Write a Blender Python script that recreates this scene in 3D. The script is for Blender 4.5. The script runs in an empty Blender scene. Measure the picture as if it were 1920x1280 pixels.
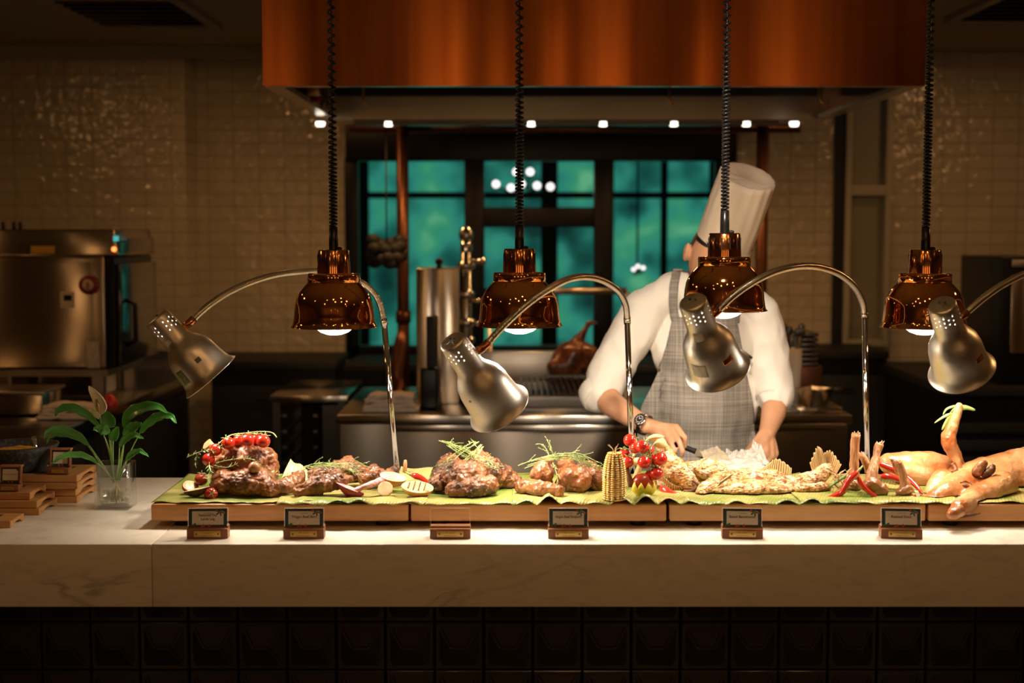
import bpy, bmesh, math, random
from mathutils import Vector, Matrix, Euler, noise
PI=math.pi
random.seed(7)
S=bpy.context.scene; COL=S.collection
# ---------------------------------------------------------------- camera
F=2667.0; EYE=1.67; TH=math.atan(210/F)
cd=bpy.data.cameras.new('camera'); cam=bpy.data.objects.new('camera',cd); COL.objects.link(cam)
cd.sensor_width=36; cd.lens=F*36/1920
cam.location=(0,0,EYE); cam.rotation_euler=(PI/2-TH,0,0)
cd.dof.use_dof=True; cd.dof.focus_distance=3.95; cd.dof.aperture_fstop=2.1; cd.clip_end=60
S.camera=cam
S.view_settings.view_transform='Standard'; S.view_settings.look='None'; S.view_settings.gamma=1
S.view_settings.use_curve_mapping=False; S.view_settings.exposure=0.0
try:
    S.cycles.max_bounces=8; S.cycles.transparent_max_bounces=32; S.cycles.sample_clamp_indirect=4; S.cycles.caustics_reflective=False; S.cycles.caustics_refractive=False
except Exception: pass
w=bpy.data.worlds.new('world'); S.world=w; w.use_nodes=True
w.node_tree.nodes['Background'].inputs[0].default_value=(0.10,0.07,0.04,1); w.node_tree.nodes['Background'].inputs[1].default_value=0.15
def p(px,py,Y):                      # point seen at that pixel of the photo, at depth Y
    u=(px-960)/F; v=(640-py)/F
    dy=math.cos(TH)+v*math.sin(TH); dz=v*math.cos(TH)-math.sin(TH); t=Y/dy
    return Vector((u*t,Y,EYE+dz*t))
def pz(px,py,z):
    v=(640-py)/F; dy=math.cos(TH)+v*math.sin(TH); dz=v*math.cos(TH)-math.sin(TH); t=(z-EYE)/dz
    return Vector(((px-960)/F*t,dy*t,z))
def area(name,loc,size,power,col,rot=(0,0,0),spread=None,sy=None):
    l=bpy.data.lights.new(name,'AREA'); l.energy=power; l.color=col; l.size=size
    if sy: l.shape='RECTANGLE'; l.size_y=sy
    else: l.shape='DISK'
    if spread: l.spread=spread
    o=bpy.data.objects.new(name,l); COL.objects.link(o); o.location=loc; o.rotation_euler=rot; return o
WARM=(1.0,0.49,0.17); LAMP=(1.0,0.84,0.66)
# added fill: dining room panels behind the camera, kitchen lights without fixtures
ADDED_LANTERNS=[(-2.5,1.75),(-.7,1.75),(.9,1.75),(2.6,1.75)]     # invented lanterns on the unseen dining room wall, for reflections and fill
for x_,z_ in ADDED_LANTERNS: area('lantern_fill',(x_,-2.86,z_),.34,1.7,WARM,rot=(PI/2,0,0),sy=.8)
area('kitchen_fill',(-3.2,4.4,2.6),0.22,8,WARM)  # added kitchen fill, no fixture; its glints show on the tiles
area('kitchen_fill',(3.2,4.6,2.6),0.22,14,WARM)
# added fill spot, without a fixture, brightening the chef's shirt
area('carving_fill',(.35,2.7,2.6),.12,2.6,LAMP,rot=(Vector((.65,4.85,1.15))-Vector((.35,2.7,2.6))).to_track_quat('-Z','Y').to_euler(),spread=.62)
area('kitchen_fill',(-1.3,6.9,2.62),0.25,3.8,WARM)  # more added kitchen fill for the dim tiled walls
area('kitchen_fill',(2.5,7.2,2.62),0.2,2.2,WARM)
area('kitchen_fill',(-2.9,5.6,2.62),0.2,1.2,WARM)
FILL_SPOTS=[(-.95,2.1),(-.34,2.2),(-.07,1.7),(.24,2.6),(.62,1.9),(1.12,2.3),(1.45,1.6),(-1.5,1.2),(2.2,1.0),(-2.4,2.4),(2.9,2.5),(0.4,-1.4),(-.6,-1.9),(1.3,-1.8)]  # invented ceiling spots, placed for streaks and glints in the copper
SPW=[1,6,9,6,5,7,4,9,2,1.5,1.5,1,1,1]
for (x_,y_),w_ in zip(FILL_SPOTS,SPW): area('spot_fill',(x_,y_,2.645),.05,w_*.22,WARM)

# ---------------------------------------------------------------- materials
MATS={}
def mat(name,c=(.5,.5,.5),c2=None,sc=8,rough=.5,metal=0,bump=0,bsc=None,stretch=(1,1,1),det=4,thr=(.35,.65),
        trans=0,ior=1.45,emis=None,es=0,aniso=0,sss=0,coat=0,c3=None,sc3=30,thr3=(.55,.65),rough2=None,arot=0,spec=None,alpha=None):
    m=bpy.data.materials.new(name); MATS[name]=m; m.use_nodes=True; n=m.node_tree.nodes; L=m.node_tree.links
    b=n['Principled BSDF']
    b.inputs['Base Color'].default_value=(*c,1); b.inputs['Roughness'].default_value=rough; b.inputs['Metallic'].default_value=metal
    b.inputs['IOR'].default_value=ior
    if trans: b.inputs['Transmission Weight'].default_value=trans
    if coat: b.inputs['Coat Weight'].default_value=coat; b.inputs['Coat Roughness'].default_value=.15
    if sss:
        b.inputs['Subsurface Weight'].default_value=sss; b.inputs['Subsurface Radius'].default_value=(.01,.004,.002); b.inputs['Subsurface Scale'].default_value=1
    if spec is not None: b.inputs['Specular IOR Level'].default_value=spec
    if emis: b.inputs['Emission Color'].default_value=(*emis,1); b.inputs['Emission Strength'].default_value=es
    if aniso:
        b.inputs['Anisotropic'].default_value=aniso; b.inputs['Anisotropic Rotation'].default_value=arot
        t=n.new('ShaderNodeTangent'); t.direction_type='RADIAL'; t.axis='Z'; L.new(t.outputs[0],b.inputs['Tangent'])
    if c2 or bump or c3 or rough2 is not None:
        tc=n.new('ShaderNodeTexCoord'); mp=n.new('ShaderNodeMapping'); mp.inputs['Scale'].default_value=stretch
        L.new(tc.outputs['Object'],mp.inputs['Vector'])
        def nz(s,d=det):
            t=n.new('ShaderNodeTexNoise'); t.inputs['Scale'].default_value=s; t.inputs['Detail'].default_value=d
            L.new(mp.outputs[0],t.inputs['Vector']); return t
        def rg(t,a,bb):
            r=n.new('ShaderNodeMapRange'); r.inputs['From Min'].default_value=a; r.inputs['From Max'].default_value=bb
            L.new(t.outputs[0],r.inputs['Value']); return r
        out=None
        if c2 or rough2 is not None:
            r=rg(nz(sc),*thr)
            if c2:
                mx=n.new('ShaderNodeMix'); mx.data_type='RGBA'; mx.inputs[6].default_value=(*c,1); mx.inputs[7].default_value=(*c2,1)
                L.new(r.outputs[0],mx.inputs[0]); out=mx.outputs[2]
            if rough2 is not None:
                q=n.new('ShaderNodeMapRange'); q.inputs['To Min'].default_value=rough; q.inputs['To Max'].default_value=rough2
                L.new(r.outputs[0],q.inputs['Value']); L.new(q.outputs[0],b.inputs['Roughness'])
        if c3:
            r=rg(nz(sc3),*thr3); mx=n.new('ShaderNodeMix'); mx.data_type='RGBA'
            if out: L.new(out,mx.inputs[6])
            else: mx.inputs[6].default_value=(*c,1)
            mx.inputs[7].default_value=(*c3,1); L.new(r.outputs[0],mx.inputs[0]); out=mx.outputs[2]
        if out: L.new(out,b.inputs['Base Color'])
        if bump:
            bp=n.new('ShaderNodeBump'); bp.inputs['Strength'].default_value=bump; bp.inputs['Distance'].default_value=.004
            L.new(nz(bsc or sc*3,6).outputs[0],bp.inputs['Height']); L.new(bp.outputs[0],b.inputs['Normal'])
    return m
def tilemat(name,c,c2,tw,th,rough=.12,mortar=(.1,.08,.06),wav=.5,axis='x'):
    m=bpy.data.materials.new(name); MATS[name]=m; m.use_nodes=True; n=m.node_tree.nodes; L=m.node_tree.links; b=n['Principled BSDF']
    tc=n.new('ShaderNodeTexCoord'); sp=n.new('ShaderNodeSeparateXYZ'); cb=n.new('ShaderNodeCombineXYZ')
    L.new(tc.outputs['Object'],sp.inputs[0]); L.new(sp.outputs[0 if axis=='x' else 1],cb.inputs[0]); L.new(sp.outputs[2],cb.inputs[1])
    br=n.new('ShaderNodeTexBrick'); br.offset=0; br.inputs['Scale'].default_value=1; br.inputs['Brick Width'].default_value=tw; br.inputs['Row Height'].default_value=th
    br.inputs['Mortar Size'].default_value=.0022; br.inputs['Mortar Smooth'].default_value=.4
    br.inputs['Color1'].default_value=(*c,1); br.inputs['Color2'].default_value=(*c2,1); br.inputs['Mortar'].default_value=(*mortar,1)
    L.new(cb.outputs[0],br.inputs['Vector']); L.new(br.outputs[0],b.inputs['Base Color']); b.inputs['Roughness'].default_value=rough
    nz=n.new('ShaderNodeTexNoise'); nz.inputs['Scale'].default_value=22; nz.inputs['Detail'].default_value=1
    L.new(tc.outputs['Object'],nz.inputs['Vector'])
    ad=n.new('ShaderNodeMath'); ad.operation='MULTIPLY_ADD'; ad.inputs[1].default_value=-1.2; L.new(br.outputs[1],ad.inputs[0]); L.new(nz.outputs[0],ad.inputs[2])
    bp=n.new('ShaderNodeBump'); bp.inputs['Strength'].default_value=wav; bp.inputs['Distance'].default_value=.012
    L.new(ad.outputs[0],bp.inputs['Height']); L.new(bp.outputs[0],b.inputs['Normal']); return m
def marble(name,c,vein,amt):
    m=bpy.data.materials.new(name); MATS[name]=m; m.use_nodes=True; n=m.node_tree.nodes; L=m.node_tree.links; b=n['Principled BSDF']
    tc=n.new('ShaderNodeTexCoord'); mp=n.new('ShaderNodeMapping'); mp.inputs['Rotation'].default_value=(0.0,-.75,.35); mp.inputs['Scale'].default_value=(1,1,3.2)
    L.new(tc.outputs['Object'],mp.inputs[0])
    def nz(s,d,dist):
        t=n.new('ShaderNodeTexNoise'); t.inputs['Scale'].default_value=s; t.inputs['Detail'].default_value=d; t.inputs['Distortion'].default_value=dist; L.new(mp.outputs[0],t.inputs[0]); return t
    a=nz(2.2,8,.9); s=n.new('ShaderNodeMath'); s.operation='SUBTRACT'; s.inputs[1].default_value=.5; L.new(a.outputs[0],s.inputs[0])
    ab=n.new('ShaderNodeMath'); ab.operation='ABSOLUTE'; L.new(s.outputs[0],ab.inputs[0])
    r=n.new('ShaderNodeMapRange'); r.inputs['From Min'].default_value=0; r.inputs['From Max'].default_value=.035; r.inputs['To Min'].default_value=1; r.inputs['To Max'].default_value=0; L.new(ab.outputs[0],r.inputs[0])
    g=nz(1.6,3,.3); r2=n.new('ShaderNodeMapRange'); r2.inputs['From Min'].default_value=.45; r2.inputs['From Max'].default_value=.7; L.new(g.outputs[0],r2.inputs[0])
    q=nz(14,6,.6); r3=n.new('ShaderNodeMapRange'); r3.inputs['From Min'].default_value=.52; r3.inputs['From Max'].default_value=.72; L.new(q.outputs[0],r3.inputs[0])
    mu=n.new('ShaderNodeMath'); mu.operation='MULTIPLY'; L.new(r.outputs[0],mu.inputs[0]); L.new(r2.outputs[0],mu.inputs[1])
    mu2=n.new('ShaderNodeMath'); mu2.operation='MULTIPLY_ADD'; mu2.inputs[1].default_value=.35; L.new(r3.outputs[0],mu2.inputs[0]); L.new(mu.outputs[0],mu2.inputs[2])
    mu3=n.new('ShaderNodeMath'); mu3.operation='MULTIPLY'; mu3.use_clamp=True; mu3.inputs[1].default_value=amt; L.new(mu2.outputs[0],mu3.inputs[0])
    mx=n.new('ShaderNodeMix'); mx.data_type='RGBA'; mx.inputs[6].default_value=(*c,1); mx.inputs[7].default_value=(*vein,1)
    L.new(mu3.outputs[0],mx.inputs[0]); L.new(mx.outputs[2],b.inputs['Base Color']); b.inputs['Roughness'].default_value=.28; return m
def wood(name,c,c2,rough=.45,st=(1.2,14,14),sc=6):
    return mat(name,c,c2,sc=sc,stretch=st,rough=rough,bump=.15,bsc=12,det=6,thr=(.3,.7))
marble('marble',(.80,.74,.62),(.22,.21,.17),.6)
mat('tile_brown',(.010,.006,.004),rough=.2,coat=1)
tilemat('wall_tile',(.62,.55,.42),(.56,.50,.38),.144,.072,mortar=(.30,.25,.18))
tilemat('wall_tile_side',(.62,.55,.42),(.56,.50,.38),.144,.072,axis='y')
mat('ceiling_paint',(.42,.36,.26),rough=.8)
mat('floor_tile',(.07,.06,.05),(.10,.08,.06),sc=3,rough=.4)
mat('room_wall',(.60,.44,.28),(.40,.27,.15),sc=1.2,rough=.6)
mat('black_metal',(.012,.012,.013),rough=.35,metal=.6)
mat('black_matt',(.012,.012,.012),rough=.6)
mat('black_cord',(.012,.011,.011),rough=.25)
mat('black_glass',(.01,.014,.014),rough=.06,coat=1)
mat('copper_mirror',(.90,.38,.11),rough=.06,metal=1,c2=(.84,.33,.09),sc=6)
mat('copper_dark',(.60,.24,.08),rough=.14,metal=1)
mat('copper_hood',(.64,.20,.045),(.46,.12,.03),sc=3,stretch=(5,5,.12),rough=.21,metal=1,aniso=.97,arot=.25)
mat('copper_pipe',(.14,.055,.028),rough=.35,metal=.8)
mat('steel',(.56,.52,.46),rough=.30,metal=1,c2=(.50,.46,.40),sc=5,stretch=(.3,.3,30))
mat('steel_brushed',(.60,.57,.50),rough=.2,metal=1,aniso=.9,arot=.25,c2=(.50,.47,.41),sc=4)
mat('steel_panel',(.66,.56,.44),rough=.19,metal=1,aniso=.95,arot=.25,c2=(.56,.49,.40),sc=2)
mat('aluminium',(.80,.75,.66),(.68,.63,.54),sc=5,stretch=(1,1,1),rough=.34,metal=1,rough2=.44)
mat('chrome',(.75,.72,.70),rough=.08,metal=1)
mat('chrome_flex',(.72,.66,.58),rough=.16,metal=1)
mat('dark_steel',(.16,.15,.14),rough=.35,metal=1)
mat('bulb',(1,1,1),rough=.3,emis=(1,.93,.86),es=9)
mat('spot_glow',(1,1,1),emis=(1,.9,.76),es=3.5); mat('added_lantern_glow',(1,.8,.5),emis=(1,.55,.22),es=2.2)
mat('led_orange',(1,.3,.1),emis=(1,.22,.05),es=3); mat('led_teal',(.1,.6,.6),emis=(.1,.7,.7),es=.6)
wood('board_wood',(.42,.19,.065),(.56,.28,.10),rough=.42)
wood('board_wood_light',(.50,.26,.10),(.60,.33,.13),rough=.4)
wood('tray_wood',(.46,.22,.07),(.58,.31,.11),rough=.4)
wood('sign_wood',(.18,.065,.025),(.26,.10,.04),rough=.4)
wood('sign_wood_light',(.36,.15,.06),(.46,.21,.09),rough=.4)
mat('slate',(.035,.034,.032),(.06,.058,.055),sc=20,rough=.55,bump=.3)
mat('granite',(.03,.03,.027),(.10,.095,.085),sc=90,rough=.6,bump=.4,thr=(.5,.7))
mat('brass',(.62,.42,.14),rough=.35,metal=.9)
mat('brass_ink',(.12,.07,.02),rough=.6)
mat('card_cream',(.72,.62,.50),rough=.7)
mat('card_green',(.018,.05,.05),rough=.5); mat('card_leaf',(.05,.13,.07),rough=.6); mat('card_red',(.50,.09,.05),rough=.6); mat('card_pink',(.55,.3,.2),rough=.6)
mat('ink',(.16,.11,.07),rough=.7)
mat('white_paper',(.86,.83,.76),rough=.6,bump=.2,bsc=30)
mat('parchment',(.72,.62,.45),rough=.55,bump=.15,bsc=30)
mat('sticker',(.62,.56,.45),(.45,.40,.30),sc=60,rough=.5)
mat('sticker_yellow',(.65,.36,.04),rough=.5); mat('sticker_green',(.22,.26,.08),(.05,.05,.03),sc=200,rough=.5)
mat('red_plastic',(.55,.02,.02),rough=.35); mat('red_dark',(.25,.02,.02),rough=.4)
mat('cream_paint',(.50,.46,.36),rough=.5); mat('frosted',(.30,.28,.21),rough=.3)
mat('towel',(.66,.58,.48),(.60,.50,.40),sc=30,rough=.9,bump=.4,bsc=80)
def thin_glass(name,tint,refl=.08,rough=.03):
    m=bpy.data.materials.new(name); MATS[name]=m; m.use_nodes=True; n=m.node_tree.nodes; L=m.node_tree.links; n.remove(n['Principled BSDF'])
    a=n.new('ShaderNodeBsdfTransparent'); a.inputs[0].default_value=(*tint,1); g=n.new('ShaderNodeBsdfGlossy'); g.inputs['Roughness'].default_value=rough
    lw=n.new('ShaderNodeLayerWeight'); lw.inputs[0].default_value=.5; f=n.new('ShaderNodeMath'); f.operation='POWER'; f.inputs[1].default_value=4; L.new(lw.outputs[1],f.inputs[0]); k=n.new('ShaderNodeMath'); k.operation='MULTIPLY_ADD'; k.inputs[1].default_value=.6; k.inputs[2].default_value=refl; k.use_clamp=True; L.new(f.outputs[0],k.inputs[0])
    x=n.new('ShaderNodeMixShader'); L.new(k.outputs[0],x.inputs[0]); L.new(a.outputs[0],x.inputs[1]); L.new(g.outputs[0],x.inputs[2]); L.new(x.outputs[0],n['Material Output'].inputs[0]); return m
thin_glass('acrylic',(.97,.97,.96),.0); thin_glass('vase_glass',(.97,.98,.97),.05); thin_glass('bead_glass',(.96,.96,.92),.14,.06); thin_glass('window_glass',(.9,.96,.95),.0)
mat('acrylic_edge',(.85,.78,.70),rough=.25)
# ---------------------------------------------------------------- building tools
ORG={}
def thing(name,label,cat,loc=(0,0,0),rz=0,group=None,world=True):
    o=bpy.data.objects.new(name,None); COL.objects.link(o); o.empty_display_size=.05
    o.location=loc; o.rotation_euler=(0,0,rz); o['label']=label; o['category']=cat
    if group: o['group']=group
    ORG[o]=(Matrix.Translation(Vector(loc))@Matrix.Rotation(rz,4,'Z')) if world else None
    return o
def tag(o,label=None,cat=None,group=None,kind=None):
    if label: o['label']=label
    if cat: o['category']=cat
    if group: o['group']=group
    if kind: o['kind']=kind
    return o
def struct(o): o['kind']='structure'; return o
class MB:
    def __init__(s): s.bm=bmesh.new(); s.mats=[]; s.cur=0
    def m(s,name):
        if name not in s.mats: s.mats.append(name)
        s.cur=s.mats.index(name); return s
    def _fin(s,faces,smooth):
        for f in faces: f.smooth=smooth; f.material_index=s.cur
    def box(s,c,d,rot=None,bev=0,seg=2,taper=None):
        b=bmesh.new(); bmesh.ops.create_cube(b,size=1)
        for v in b.verts:
            k=1
            if taper and v.co.z>0: k=taper
            v.co=Vector((v.co.x*d[0]*k,v.co.y*d[1]*k,v.co.z*d[2]))
        if bev: bmesh.ops.bevel(b,geom=b.edges[:],offset=bev,segments=seg,affect='EDGES',profile=.6)
        M=Matrix.Translation(Vector(c))
        if rot is not None: M=M@(rot if isinstance(rot,Matrix) else Euler(rot).to_matrix().to_4x4())
        return s.add(b,M,bev>0)
    def add(s,b,M=Matrix(),smooth=True,keep=False):
        mp={}
        for v in b.verts: mp[v]=s.bm.verts.new(M@v.co)
        fs=[]
        for f in b.faces:
            try: fs.append(s.bm.faces.new([mp[v] for v in f.verts]))
            except ValueError: pass
        s._fin(fs,smooth)
        if not keep: b.free()
        return s
    def rings(s,rings,cap0=True,cap1=True,smooth=True,closed=True,loop=False):
        vr=[[s.bm.verts.new(q) for q in r] for r in rings]; fs=[]; n=len(vr[0])
        rr=range(len(vr)) if loop else range(len(vr)-1)
        for i in rr:
            a=vr[i]; b=vr[(i+1)%len(vr)]
            for j in range(n if closed else n-1):
                try: fs.append(s.bm.faces.new((a[j],a[(j+1)%n],b[(j+1)%n],b[j])))
                except ValueError: pass
        s._fin(fs,smooth); cs=[]
        if cap0 and not loop: cs.append(s.bm.faces.new(vr[0][::-1]))
        if cap1 and not loop: cs.append(s.bm.faces.new(vr[-1]))
        s._fin(cs,False); return s
    def lathe(s,prof,c=(0,0,0),seg=32,M=None,cap0=False,cap1=False,smooth=True,skip=None):
        T=Matrix.Translation(Vector(c)) if M is None else M
        rs=[[T@Vector((r*math.cos(2*PI*k/seg),r*math.sin(2*PI*k/seg),z)) for k in range(seg)] for r,z in prof]
        if skip:
            vr=[[s.bm.verts.new(q) for q in r] for r in rs]; fs=[]
            for i in range(len(vr)-1):
                for j in range(seg):
                    if skip(i,j): continue
                    fs.append(s.bm.faces.new((vr[i][j],vr[i][(j+1)%seg],vr[i+1][(j+1)%seg],vr[i+1][j])))
            if cap0: fs.append(s.bm.faces.new(vr[0][::-1]))
            s._fin(fs,smooth); return s
        return s.rings(rs,cap0,cap1,smooth)
    def tube(s,pts,r,seg=10,cap=True,ell=None):
        pts=[Vector(q) for q in pts]; n=len(pts)
        R=r if isinstance(r,(list,tuple)) else [r]*n
        up=None; rs=[]
        for i in range(n):
            t=(pts[min(i+1,n-1)]-pts[max(i-1,0)]).normalized()
            if up is None: up=Vector((0,0,1)) if abs(t.z)<.9 else Vector((1,0,0))
            sx=t.cross(up)
            if sx.length<1e-5: sx=t.cross(Vector((0,1,0)))
            sx.normalize(); up=sx.cross(t).normalized()
            rs.append([pts[i]+(sx*math.cos(a)*(ell or 1)+up*math.sin(a))*R[i] for a in [2*PI*k/seg for k in range(seg)]])
        return s.rings(rs,cap,cap)
    def cyl(s,a,b,r,r2=None,seg=20): 
        a=Vector(a); b=Vector(b); return s.tube([a,b],[r,r if r2 is None else r2],seg)
    def ball(s,c,r,seg=16,M=None,noise_amp=0,nsc=20):
        b=bmesh.new(); bmesh.ops.create_uvsphere(b,u_segments=seg,v_segments=max(6,seg*2//3),radius=1)
        d=(r,r,r) if isinstance(r,(int,float)) else r
        for v in b.verts:
            k=1
            if noise_amp: k=1+noise_amp*noise.noise(v.co*nsc)
            v.co=Vector((v.co.x*d[0]*k,v.co.y*d[1]*k,v.co.z*d[2]*k))
        T=Matrix.Translation(Vector(c))
        if M is not None: T=T@M
        return s.add(b,T,True)
    def grid(s,fn,nu,nv,th=0,smooth=True):
        P=[[Vector(fn(i/nu,j/nv)) for j in range(nv+1)] for i in range(nu+1)]
        def sheet(Q,flip):
            V=[[s.bm.verts.new(q) for q in r] for r in Q]; fs=[]
            for i in range(nu):
                for j in range(nv):
                    q=(V[i][j],V[i+1][j],V[i+1][j+1],V[i][j+1]); fs.append(s.bm.faces.new(q[::-1] if flip else q))
            s._fin(fs,smooth); return V
        A=sheet(P,False)
        if th:
            N=[[None]*(nv+1) for _ in range(nu+1)]
            for i in range(nu+1):
                for j in range(nv+1):
                    du=P[min(i+1,nu)][j]-P[max(i-1,0)][j]; dv=P[i][min(j+1,nv)]-P[i][max(j-1,0)]
                    k=du.cross(dv); N[i][j]=k.normalized() if k.length>1e-12 else Vector((0,0,1))
            B=sheet([[P[i][j]-N[i][j]*th for j in range(nv+1)] for i in range(nu+1)],True); fs=[]
            ed=[(i,0) for i in range(nu+1)]+[(nu,j) for j in range(1,nv+1)]+[(i,nv) for i in range(nu-1,-1,-1)]+[(0,j) for j in range(nv-1,0,-1)]
            for k in range(len(ed)):
                a=ed[k]; b=ed[(k+1)%len(ed)]
                try: fs.append(s.bm.faces.new((A[b[0]][b[1]],A[a[0]][a[1]],B[a[0]][a[1]],B[b[0]][b[1]])))
                except ValueError: pass
            s._fin(fs,smooth)
        return s
    def prism(s,poly,z0,z1,M=Matrix(),bev=0,smooth=False):   # polygon in xy, extruded along z
        b=bmesh.new(); a=[b.verts.new((x,y,z0)) for x,y in poly]; t=[b.verts.new((x,y,z1)) for x,y in poly]; n=len(poly)
        b.faces.new(a[::-1]); b.faces.new(t)
        for i in range(n): b.faces.new((a[i],a[(i+1)%n],t[(i+1)%n],t[i]))
        if bev: bmesh.ops.bevel(b,geom=b.edges[:],offset=bev,segments=2,affect='EDGES')
        return s.add(b,M,smooth)
    def disp(s,amp,sc,seed=0,octs=3,ridge=0):
        s.bm.normal_update(); o=Vector((seed*7.3,seed*3.1,seed*1.7))
        for v in s.bm.verts:
            d=noise.fractal(v.co*sc+o,1.0,2.1,octs)
            if ridge: d+=ridge*(abs(noise.noise(v.co*sc*.6+o))*2-.5)
            v['co'] if False else None
            v.co=v.co+v.normal*amp*d
        return s
    def build(s,name,mname=None,parent=None):
        if s.mats and mname is None: names=s.mats
        else: names=[mname]
        if mname and not s.mats: 
            for f in s.bm.faces: f.material_index=0
        bmesh.ops.recalc_face_normals(s.bm,faces=s.bm.faces[:])
        me=bpy.data.meshes.new(name); s.bm.to_mesh(me); s.bm.free()
        for k in names: me.materials.append(MATS[k])
        return put(name,me,parent)
def put(name,me,parent=None):
    o=bpy.data.objects.new(name,me); COL.objects.link(o)
    if parent is not None:
        o.parent=parent
        M=ORG.get(parent); 
        if M is not None: o.matrix_parent_inverse=M.inverted()
        ORG[o]=M if parent.type=='EMPTY' else ORG.get(parent)
        if parent.type=='MESH': o.matrix_parent_inverse=Matrix()   # shares its parent's frame
    return o
def sub(name,mb,mname,parent):       # sub-part of a mesh part: same frame as its parent
    o=mb.build(name,mname); o.parent=parent; return o
def copy_tree(o,parent=None):
    c=o.copy(); COL.objects.link(c); c.parent=parent
    for ch in [k for k in bpy.data.objects if k.parent==o]: copy_tree(ch,c)
    return c
def remesh(bm,vox,smooth=3,sub=0):
    me=bpy.data.meshes.new('t'); bm.to_mesh(me); bm.free()
    o=bpy.data.objects.new('t',me); COL.objects.link(o)
    md=o.modifiers.new('r','REMESH'); md.mode='VOXEL'; md.voxel_size=vox
    if smooth: s2=o.modifiers.new('s','SMOOTH'); s2.iterations=smooth; s2.factor=.5
    dg=bpy.context.evaluated_depsgraph_get(); dg.update()
    m2=bpy.data.meshes.new_from_object(o.evaluated_get(dg))
    bpy.data.objects.remove(o); bpy.data.meshes.remove(me)
    r=MB(); r.bm.from_mesh(m2); bpy.data.meshes.remove(m2)
    for f in r.bm.faces: f.smooth=True; f.material_index=0
    return r
def fuse(parts,vox=.006,smooth=3):
    """parts: ('c',[(point,r),...]) tapered chains or ('e',centre,(rx,ry,rz),euler) ellipsoids -> one continuous surface"""
    m=MB()
    for q in parts:
        if q[0]=='c':
            ch=q[1]; pts=[];rs=[]
            for i,(a,r) in enumerate(ch):
                m.ball(a,r,14)
                if i:
                    a0,r0=ch[i-1]
                    m.tube([Vector(a0),Vector(a)],[r0*.99,r*.99],14)
        else:
            m.ball(q[1],q[2],18,M=Euler(q[3] if len(q)>3 else (0,0,0)).to_matrix().to_4x4())
    return remesh(m.bm,vox,smooth)
def text_mb(body,size,mb=None,M=Matrix(),depth=.0003,bold=0,maxw=None):
    cu=bpy.data.curves.new('t','FONT'); cu.body=body; cu.size=size; cu.align_x='CENTER'; cu.align_y='CENTER'; cu.extrude=depth; cu.offset=bold
    o=bpy.data.objects.new('t',cu); COL.objects.link(o); dg=bpy.context.evaluated_depsgraph_get(); dg.update()
    me=bpy.data.meshes.new_from_object(o.evaluated_get(dg)); bpy.data.objects.remove(o); bpy.data.curves.remove(cu)
    b=bmesh.new(); b.from_mesh(me); bpy.data.meshes.remove(me)
    if maxw:
        w_=max(v.co.x for v in b.verts)-min(v.co.x for v in b.verts)
        if w_>maxw: bmesh.ops.scale(b,vec=(maxw/w_,1,1),verts=b.verts[:])
    mb=mb or MB(); mb.add(b,M,False); return mb
def hit(o,px,py,off=0.0,default=3.8):      # surface point of o under that line of sight
    from mathutils.bvhtree import BVHTree
    key=o.name
    if key not in _BV:
        b=bmesh.new(); b.from_mesh(o.data); _BV[key]=BVHTree.FromBMesh(b); b.free()
    C=Vector((0,0,EYE)); d=(p(px,py,3.0)-C).normalized(); h=_BV[key].ray_cast(C,d)
    return (h[0]-d*off,h[1]) if h[0] is not None else (p(px,py,default),Vector((0,-1,0)))
_BV={}
def smoothpath(pts,n=6):
    out=[]; P=[Vector(q) for q in pts]
    for i in range(len(P)-1):
        a=P[max(i-1,0)];b=P[i];c=P[i+1];d=P[min(i+2,len(P)-1)]
        for k in range(n):
            t=k/n; out.append(.5*((2*b)+(-a+c)*t+(2*a-5*b+4*c-d)*t*t+(-a+3*b-3*c+d)*t**3))
    out.append(P[-1]); return out
def frame(d,up=Vector((0,0,1))):     # rotation taking local -z to direction d
    d=Vector(d).normalized(); z=-d
    x=up.cross(z)
    if x.length<1e-4: x=Vector((1,0,0))
    x.normalize(); y=z.cross(x); return Matrix((x,y,z)).transposed().to_4x4()
# ---------------------------------------------------------------- setting
CZ=.90; YF=pz(960,1020,CZ).y; YB=pz(960,895,CZ).y; ZC=2.67; YW=8.15; YP=7.87
def sbox(name,x0,x1,y0,y1,z0,z1,m,parent=None,bev=0):
    return MB().box(((x0+x1)/2,(y0+y1)/2,(z0+z1)/2),(x1-x0,y1-y0,z1-z0),bev=bev).build(name,m,parent)
struct(sbox('floor',-6,6,-3,YW+.1,-.1,0,'floor_tile'))
struct(sbox('ceiling',-6,6,-3,YW+.1,ZC,ZC+.1,'ceiling_paint'))
struct(sbox('wall_front',-6,6,-3.1,-3,0,ZC,'room_wall'))
struct(sbox('wall_left',-6.1,-6,-3,YW,0,ZC,'room_wall'))
struct(sbox('wall_right',6,6.1,-3,YW,0,ZC,'room_wall'))
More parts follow.
